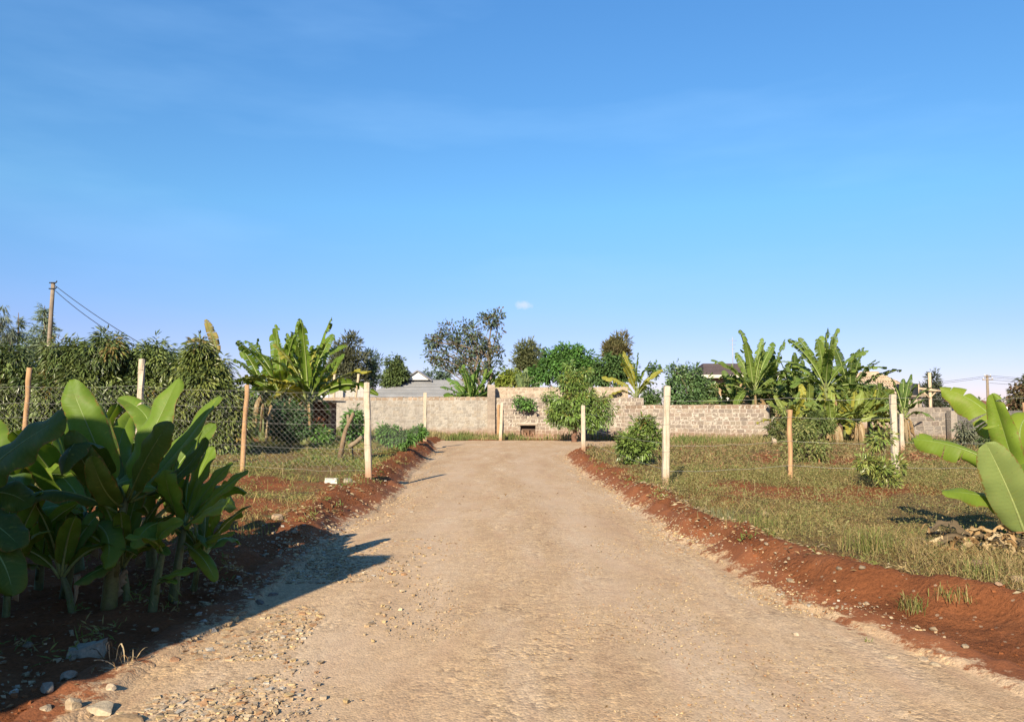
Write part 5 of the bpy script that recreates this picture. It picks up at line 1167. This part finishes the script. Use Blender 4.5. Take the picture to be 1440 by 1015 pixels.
# ------------------------------------------------------------------ sheds and houses
def hip_roof(b, x0, x1, y0, y1, z0, z1, ridge0, ridge1, col, th=.12, tiles=.32):
    """tiled hip roof as stepped courses"""
    ym = (y0 + y1) / 2; n = max(6, int(math.hypot(ym - y0, z1 - z0) / tiles))
    r = np.random.default_rng(4)
    for k in range(n):
        f0, f1 = k / n, (k + 1) / n; lift = .045
        def rect(f, up): return (x0 + (ridge0 - x0) * f, x1 + (ridge1 - x1) * f, y0 + (ym - y0) * f, y1 + (ym - y1) * f, z0 + (z1 - z0) * f + up)
        a = rect(f0, lift); c = rect(f1, 0)
        lo_ = rect(f0, -th * (k == 0) - .0)
        V = [(a[0], a[2], a[4]), (a[1], a[2], a[4]), (a[1], a[3], a[4]), (a[0], a[3], a[4]), (c[0], c[2], c[4]), (c[1], c[2], c[4]), (c[1], c[3], c[4]), (c[0], c[3], c[4]),
             (lo_[0], lo_[2], lo_[4]), (lo_[1], lo_[2], lo_[4]), (lo_[1], lo_[3], lo_[4]), (lo_[0], lo_[3], lo_[4])]
        b.add(V, [(0, 1, 5, 4), (1, 2, 6, 5), (2, 3, 7, 6), (3, 0, 4, 7), (8, 9, 1, 0), (9, 10, 2, 1), (10, 11, 3, 2), (11, 8, 0, 3)], None, np.array(col) * r.uniform(.85, 1.12))
# tiled house
d = 60; ex0 = at(505, 0, d)[0]; ex1 = at(712, 0, d)[0]; ze = at(0, 562, d)[2]; zt = at(0, 534, d + 3)[2]
o = np.array([(ex0 + ex1) / 2, d, 0]); hs = thing('house', 'house with a grey tiled hip roof and a white gable behind the low wall', 'house', o)
b = MB(); hip_roof(b, ex0, ex1, d - .5, d + 6.5, ze, zt, ex0 + 3.4, ex1 - 3.4, (.27, .27, .275)); rf = b.build('roof', M['tile'], hs, o, smooth=False)
b = MB(); b.box((ex0 + .5, d, -.2), (ex1 - .5, d + 6, ze - .05)); b.build('wall', M['plaster'], hs, o, smooth=False)
g0 = at(570, 534, d + 2.4); g1 = at(604, 534, d + 2.4); gt = at(587, 522, d + 2.4)
b = MB(); b.add([g0, g1, gt, g0 + (0, .15, 0), g1 + (0, .15, 0), gt + (0, .15, 0)], [(0, 1, 4, 3), (1, 2, 5, 4), (2, 0, 3, 5)], [(0, 2, 1), (3, 4, 5)]); b.build('gable', M['white'], hs, o, smooth=False)
b = MB(); e = np.array([0, 4., 0]); f_ = np.array([0, -.2, 0]); up = np.array([0, 0, .1])
for p, q in ((g0 + (-.2, 0, -.12), gt), (gt, g1 + (.2, 0, -.12))):
    b.add([p + f_, q + f_, q + e, p + e, p + f_ + up, q + f_ + up, q + e + up, p + e + up], [(0, 1, 2, 3), (4, 7, 6, 5), (0, 4, 5, 1), (3, 2, 6, 7), (0, 3, 7, 4), (1, 5, 6, 2)], None, (.27, .26, .27))
b.build('gable_roof', M['tile'], hs, o, smooth=False)
# dark roofed house on the right
d = 54; ex0 = at(978, 0, d)[0]; ex1 = at(1090, 0, d)[0]; ze = at(0, 527, d)[2]; zt = at(0, 511, d + 3)[2]
o = np.array([(ex0 + ex1) / 2, d, 0]); hs = thing('house', 'cream house with a dark brown roof behind the round shrub', 'house', o)
b = MB(); hip_roof(b, ex0, ex1, d - .6, d + 6.6, ze, zt, ex0 + .9, ex1 - 1.5, (.10, .075, .075)); b.build('roof', M['tile'], hs, o, smooth=False)
b = MB(); b.box((ex0 + .03, d - .66, ze - .24), (ex1 - .03, d - .5, ze - .02)); b.build('fascia', M['plaster'], hs, o, smooth=False)
b = MB(); b.box((ex0 + .5, d, -.2), (ex1 - .5, d + 6, ze - .05)); b.build('wall', M['ochre'], hs, o, smooth=False)
for wx in (1.2, 3.2):
    b = MB(); b.box((ex0 + wx, d - .06, 1.2), (ex0 + wx + 1.1, d - .01, 2.4)); wf = b.build('window', M['white'], hs, o, smooth=False)
    b = MB(); b.box((ex0 + wx + .08, d - .075, 1.28), (ex0 + wx + 1.02, d - .062, 2.32)); b.build('pane', M['plastic'], wf, o, smooth=False)
b = MB(); c = at(1030, 474, d + 1); b.tube([(c[0], d + 1, ze - .2), (c[0], d + 1, c[2])], [.035, .02], 6)
for k in range(3): b.tube([c + (-.3 + .08 * k, 0, -.25 - .3 * k), c + (.3 - .08 * k, 0, -.25 - .3 * k)], .012, 4)
tag(b.build('antenna', M['wire'], origin=(c[0], d + 1, ze)), 'thin antenna mast above the dark roofed house', 'antenna')
b = MB(); wx0, wx1 = at(1000, 0, 45)[0], at(1038, 0, 45)[0]; b.box((wx0, 45, -.2), (wx1, 45.2, at(0, 561, 45)[2]), jit=.01); b.box((wx0 - .04, 44.95, at(0, 561, 45)[2] + .003), (wx1 + .04, 45.25, at(0, 559.5, 45)[2]), jit=.006)
tag(b.build('garden_wall', M['white'], origin=(wx0, 45, 0), smooth=False), 'low white wall showing beneath the bananas right of the round shrub', 'wall')
banana_plant('banana plant in front of the dark roofed house, right of the round shrub', 1022, 41, 1.35, 10, 1.9, .6, 160, (.4, 1.5), 7, dead=2, rstem=.12, cols=[(.07, .13, .035), (.09, .155, .035)])
# house with a bare timber roof frame
d = 56; x0 = at(1195, 0, d)[0]; x1 = at(1277, 0, d)[0]; z0 = at(0, 556, d)[2]; z1 = at(0, 524, d + 2.5)[2]; o = np.array([(x0 + x1) / 2, d, 0])
hs = thing('house', 'unfinished house with a bare pale timber roof frame', 'house', o); xm0, xm1 = x0 + 1.1, x1 - 1.9
b = MB(); b.box((x0, d, -.2), (x1, d + 5, z0 - .02), (.5, .42, .34)); b.build('wall', M['block'], hs, o, smooth=False)
def beam(p, q, w=.05, name='rafter'):
    b = MB(); b.tube([p, (np.array(p) + q) / 2, q], w, 4); b.build(name, M['palewood'], hs, o, smooth=False)
for k in range(15):
    f = k / 14; xb = x0 - .2 + (x1 - x0 + .4) * f; xt = xm0 + (xm1 - xm0) * f
    beam(np.array((xb, d - .4, z0)), np.array((xt, d + 2.5, z1))); beam(np.array((xb, d + 5.4, z0)), np.array((xt, d + 2.5, z1)))
for k in range(6):
    f = k / 5; beam(np.array((x0 - .2 + (xm0 - x0 + .2) * f, d - .46 + 2.9 * f, z0 + .05 + (z1 - z0) * f)), np.array((x1 + .2 + (xm1 - x1 - .2) * f, d - .46 + 2.9 * f, z0 + .05 + (z1 - z0) * f)), .035, 'purlin')
for k in range(5):
    f = k / 4; beam(np.array((x1 + .2, d - .4 + 5.8 * f, z0)), np.array((xm1, d + 2.5, z1))); beam(np.array((x0 - .2, d - .4 + 5.8 * f, z0)), np.array((xm0, d + 2.5, z1)))
b = MB()
q0 = np.array((x0 - .1, d - .3, z0 - .05)); q1 = np.array((x1 + .1, d - .3, z0 - .05)); q2 = np.array((xm1, d + 2.5, z1 - .1)); q3 = np.array((xm0, d + 2.5, z1 - .1)); dn = np.array([0, .02, -.06])
b.add([q0, q1, q2, q3, q0 + dn, q1 + dn, q2 + dn, q3 + dn], [(0, 1, 2, 3), (7, 6, 5, 4), (0, 4, 5, 1), (1, 5, 6, 2), (2, 6, 7, 3), (3, 7, 4, 0)], None, (.66, .54, .46)); b.build('roof_lining', M['sheet'], hs, o, smooth=False)
# water tank on a stand
d = 50; c0 = at(1277, 550, d); zb = at(0, 556, d)[2]; o = np.array([c0[0], d, 0]); wt = thing('water_tank', 'black plastic water tank behind the banana plant near the bare roof frame', 'water tank', o)
prof = []
R0 = .68; zt = at(0, 539, d)[2]
for k in range(7):
    z = zb + (zt - .12 - zb) * k / 6; prof += [(z, R0), (z + .05, R0 * 1.03), (z + .08, R0)]
prof += [(zt - .05, R0 * .9), (zt, R0 * .45), (zt + .02, R0 * .28), (zt + .07, R0 * .28), (zt + .08, .05)]
b = MB(); b.tube([(o[0], d, z) for z, _ in prof], [r for _, r in prof], 24); b.build('tank_body', M['plastic'], wt, o)
for sx in (-.45, .45):
    for sy in (-.45, .45):
        b = MB(); b.box((o[0] + sx - .06, d + sy - .06, -.2), (o[0] + sx + .06, d + sy + .06, zb - .1)); b.build('leg', M['greywood'], wt, o, smooth=False)
b = MB(); b.box((o[0] - .75, d - .75, zb - .1), (o[0] + .75, d + .75, zb)); b.build('platform', M['greywood'], wt, o, smooth=False)
# wooden cross post
d = 37; t_ = at(1307, 524, d); o = np.array([t_[0], d, 0]); cp = thing('timber_post', 'pale timber post with a crossbar and braces behind the grey block wall', 'post', o)
b = MB(); b.tube([o - (0, 0, .2), t_], [.085, .075], 7); b.build('upright', M['palewood'], cp, o)
b = MB(); l, r2 = at(1292, 546, d - .09), at(1326, 550, d - .09); b.tube([l, (l + r2) / 2 - (0, 0, .02), r2], [.06, .075, .05], 6); b.build('crossbar', M['palewood'], cp, o)
for q in ((1296, 548), (1317, 550)):
    b = MB(); b.tube([at(*q, d - .05), at(1307, 560, d - .05)], .035, 5); b.build('brace', M['palewood'], cp, o)
b = MB(); b.tube([at(1292, 540, d - .1), at(1292, 556, d - .1)], .03, 5); b.build('end_batten', M['palewood'], cp, o)
# rusty roofed hut
d = 40; x0 = at(1336, 0, d)[0]; x1 = at(1388, 0, d)[0]; zr1 = at(0, 563, d + 1.6)[2]; zr0 = at(0, 571, d)[2]; o = np.array([(x0 + x1) / 2, d, 0]); ht = thing('hut', 'small hut with a rusty sheet roof behind the grey block wall', 'hut', o)
b = MB(); b.box((x0 + .15, d + .1, -.2), (x1 - .15, d + 1.5, zr0 - .08)); b.build('wall', M['plaster'], ht, o, smooth=False)
b = MB(); xs = np.linspace(x0 - .1, x1 + .1, 60); zz = .02 * np.sin(np.arange(60) * math.pi / 2)
V = np.vstack([np.stack([xs, np.full(60, d - .2), zr0 + zz], -1), np.stack([xs, np.full(60, d + 1.8), zr1 + zz], -1)]); V = np.vstack([V, V - (0, 0, .015)])
b.add(V, [(i, i + 1, i + 61, i + 60) for i in range(59)] + [(120 + i, 180 + i, 181 + i, 121 + i) for i in range(59)]); b.build('roof', M['rust'], ht, o, smooth=False)
b = MB(); b.box((x0 - .1, d - .2, zr0 - .16), (x1 + .1, d - .16, zr0 - .03)); b.build('fascia', M['white'], ht, o, smooth=False)
# brown plank shed on the left
d = 27.5; x0 = at(442, 0, d)[0]; x1 = at(470, 0, d)[0]; zt = at(0, 566, d)[2]; zg = tz(x0, d); o = np.array([(x0 + x1) / 2, d, zg]); sd = thing('shed', 'brown plank shed with a flat grey roof beside the banana clump', 'shed', o)
b = MB(); n = 6; r = np.random.default_rng(2)
for k in range(n):
    a = x0 + (x1 - x0) * k / n; e = x0 + (x1 - x0) * (k + 1) / n; b.box((a + .006, d + r.uniform(0, .01), zg - .1), (e - .006, d + .05, zt), jit=.004)
b.box((x0, d + .06, zg - .1), (x1, d + 1.3, zt)); b.build('plank_wall', M['darkwood'], sd, o, smooth=False)
b = MB(); b.box((x0 - .25, d - .25, zt + .01), (x1 + .3, d + 1.6, zt + .06), (.42, .36, .28), jit=.02); b.build('roof', M['sheet'], sd, o, smooth=False)
b = MB(); b.box((x1 + .02, d - .02, zg - .1), (x1 + .1, d + .06, zt)); b.build('corner_post', M['timber'], sd, o, smooth=False)
# white wall and corrugated sheet fence behind the left wall
d = 46; x0 = at(405, 0, d)[0]; x1 = at(470, 0, d)[0]; x2 = at(518, 0, d)[0]; zt = at(0, 541, d)[2]
b = MB(); b.box((x0, d, -.2), (x1, d + .2, zt), jit=.01); b.box((x0 - .02, d - .04, zt + .003), (x1 + .02, d + .24, zt + .07), jit=.005); tag(b.build('white_wall', M['white'], origin=(x0, d, 0), smooth=False), 'white painted wall behind the banana clump and the brown shed', 'wall')
b = MB(); xs = np.linspace(x1 + .05, x2, 90); yy = d + .1 + .02 * np.sin(np.arange(90) * math.pi / 2); V = np.vstack([np.stack([xs, yy, np.full(90, -.2)], -1), np.stack([xs, yy, np.full(90, at(0, 543, d)[2])], -1)]); V = np.vstack([V, V + (0, .012, 0)])
b.add(V, [(i, i + 1, i + 91, i + 90) for i in range(89)] + [(180 + i, 270 + i, 271 + i, 181 + i) for i in range(89)], None, (.50, .47, .43)); tag(b.build('sheet_fence', M['sheet'], origin=(x1, d, 0), smooth=True), 'grey corrugated sheet fence right of the white wall', 'fence')
post(470, 525, 45, .14, 'pale wooden pole in front of the white wall', 'palewood')
post(505, 521, 44.6, .14, 'leaning pale pole in front of the corrugated sheet fence', 'palewood', (.4, 0))
# sawn stump
d = 18.5; x = at(485, 0, d)[0]; z = tz(x, d); o = np.array([x, d, z]); st = thing('tree_stump', 'sawn forked tree stump in the left field near the concrete post', 'tree stump', o)
b = MB(); b.tube([o - (0, 0, .15), at(484, 612, d), at(487, 602, d), at(493, 590, d), at(497, 580, d)], [.075, .055, .048, .042, .038], 9, (.26, .18, .11)); b.build('trunk', M['bark'], st, o)
b = MB(); b.tube([at(491, 628, d - .1), at(500, 622, d - .15), at(509, 614, d - .2)], [.06, .052, .048], 8, (.32, .24, .16)); b.build('side_branch', M['bark'], st, o)
b = MB(); b.tube([at(486, 606, d), at(490, 596, d + .05), at(489, 583, d + .1)], [.05, .04, .035], 7, (.3, .22, .14)); b.build('fork', M['bark'], st, o)
# block building outside the left edge: casts the long straight shadow on the near left verge
hx = -3.5; o = np.array([-6, .9, 0]); gh = thing('boundary_wall', 'tall block wall outside the photo at the near left, shading the banana plants', 'wall', o)
b = MB(); b.box((-14, .75, -.2), (hx, 1., 3.8), (.45, .37, .28)); b.build('wall', M['block'], gh, o, smooth=False)
b = MB(); b.box((-14.05, .7, 3.803), (hx + .01, 1.05, 3.9), (.5, .45, .4)); b.build('coping', M['mortar'], gh, o, smooth=False)

# ------------------------------------------------------------------ sky, sun, camera
AZ, EL = 18., 28.        # sun stands behind the camera, this far round to the left
w = bpy.data.worlds.new('World'); SC.world = w; w.use_nodes = True
nt = w.node_tree; nt.nodes.clear(); N = NT(nt)
sky = N.n('ShaderNodeTexSky'); sky.sky_type = 'NISHITA'; sky.sun_disc = False
sky.sun_elevation = R(EL); sky.sun_rotation = R(180 + AZ); sky.altitude = 1600; sky.air_density = 1.0; sky.dust_density = .3; sky.ozone_density = 2.2
tc = N.n('ShaderNodeTexCoord').outputs['Generated']
mp = N.n('ShaderNodeMapping', i_Vector=tc); mp.inputs['Rotation'].default_value = (.2, .35, .5); mp.inputs['Scale'].default_value = (1.1, 1.6, 5.5)
ci = N.ramp(N.noise(mp.outputs[0], 1.3, 5, .55), [(.50, (0,) * 3), (.85, (.16,) * 3)])
skyc = N.mix(ci, sky.outputs[0], (5.6, 6.6, 8.4))
# one small puff of cloud
dv = at(736, 429, 100) - np.array([0, 0, EYE]); dv /= np.linalg.norm(dv)
ds = N.n('ShaderNodeVectorMath', operation='SUBTRACT', i_0=tc); ds.inputs[1].default_value = tuple(dv)
sc_ = N.n('ShaderNodeVectorMath', operation='MULTIPLY', i_0=ds.outputs[0]); sc_.inputs[1].default_value = (1, 1, 1.9)
ln = N.n('ShaderNodeVectorMath', operation='LENGTH', i_0=sc_.outputs[0]).outputs['Value']
pf = N.math('ADD', N.math('MULTIPLY', ln, 1 / .0125), N.math('MULTIPLY', N.math('SUBTRACT', N.noise(tc, 160, 4), .5), 1.5))
skyc = N.mix(N.ramp(pf, [(.15, (.55,) * 3), (1., (0,) * 3)]), skyc, (7.2, 7.4, 8.0))
el = N.n('ShaderNodeSeparateXYZ', i_Vector=tc).outputs[2]
skyc = N.mix(1., skyc, N.ramp(el, [(.0, (.57, .46, .60)), (.10, (.68, .635, .79)), (.25, (.87, 1.04, 1.04)), (.6, (1.12, 1.36, 1.50))]), 'MULTIPLY')
skyc = N.n('ShaderNodeHueSaturation', i_Saturation=1.12, i_Color=skyc).outputs[0]
bg = N.n('ShaderNodeBackground', i_Strength=.075); N.link(skyc, bg.inputs[0])
wo = N.n('ShaderNodeOutputWorld'); N.link(bg.outputs[0], wo.inputs[0])
L = bpy.data.lights.new('sun', 'SUN'); L.energy = 5; L.angle = R(.5); L.color = (1, .87, .66)
so = bpy.data.objects.new('sun', L); COL.objects.link(so)
dirv = Vector((math.sin(R(AZ)) * math.cos(R(EL)), math.cos(R(AZ)) * math.cos(R(EL)), -math.sin(R(EL)))); so.rotation_euler = dirv.to_track_quat('-Z', 'Y').to_euler(); so.location = (-10, -30, 20)
cam = bpy.data.cameras.new('camera'); cam.sensor_width = 36; cam.lens = FPX / 1440 * 36; cam.clip_end = 6000; cam.clip_start = .05
co = bpy.data.objects.new('camera', cam); COL.objects.link(co); co.location = (0, 0, EYE); co.rotation_euler = (math.pi / 2 + PITCH, 0, 0); SC.camera = co
SC.view_settings.view_transform = 'Standard'; SC.view_settings.look = 'None'; SC.view_settings.exposure = 1.19; SC.view_settings.gamma = 1
SC.cycles.max_bounces = 6; SC.cycles.diffuse_bounces = 3; SC.cycles.transmission_bounces = 4; SC.cycles.transparent_max_bounces = 4
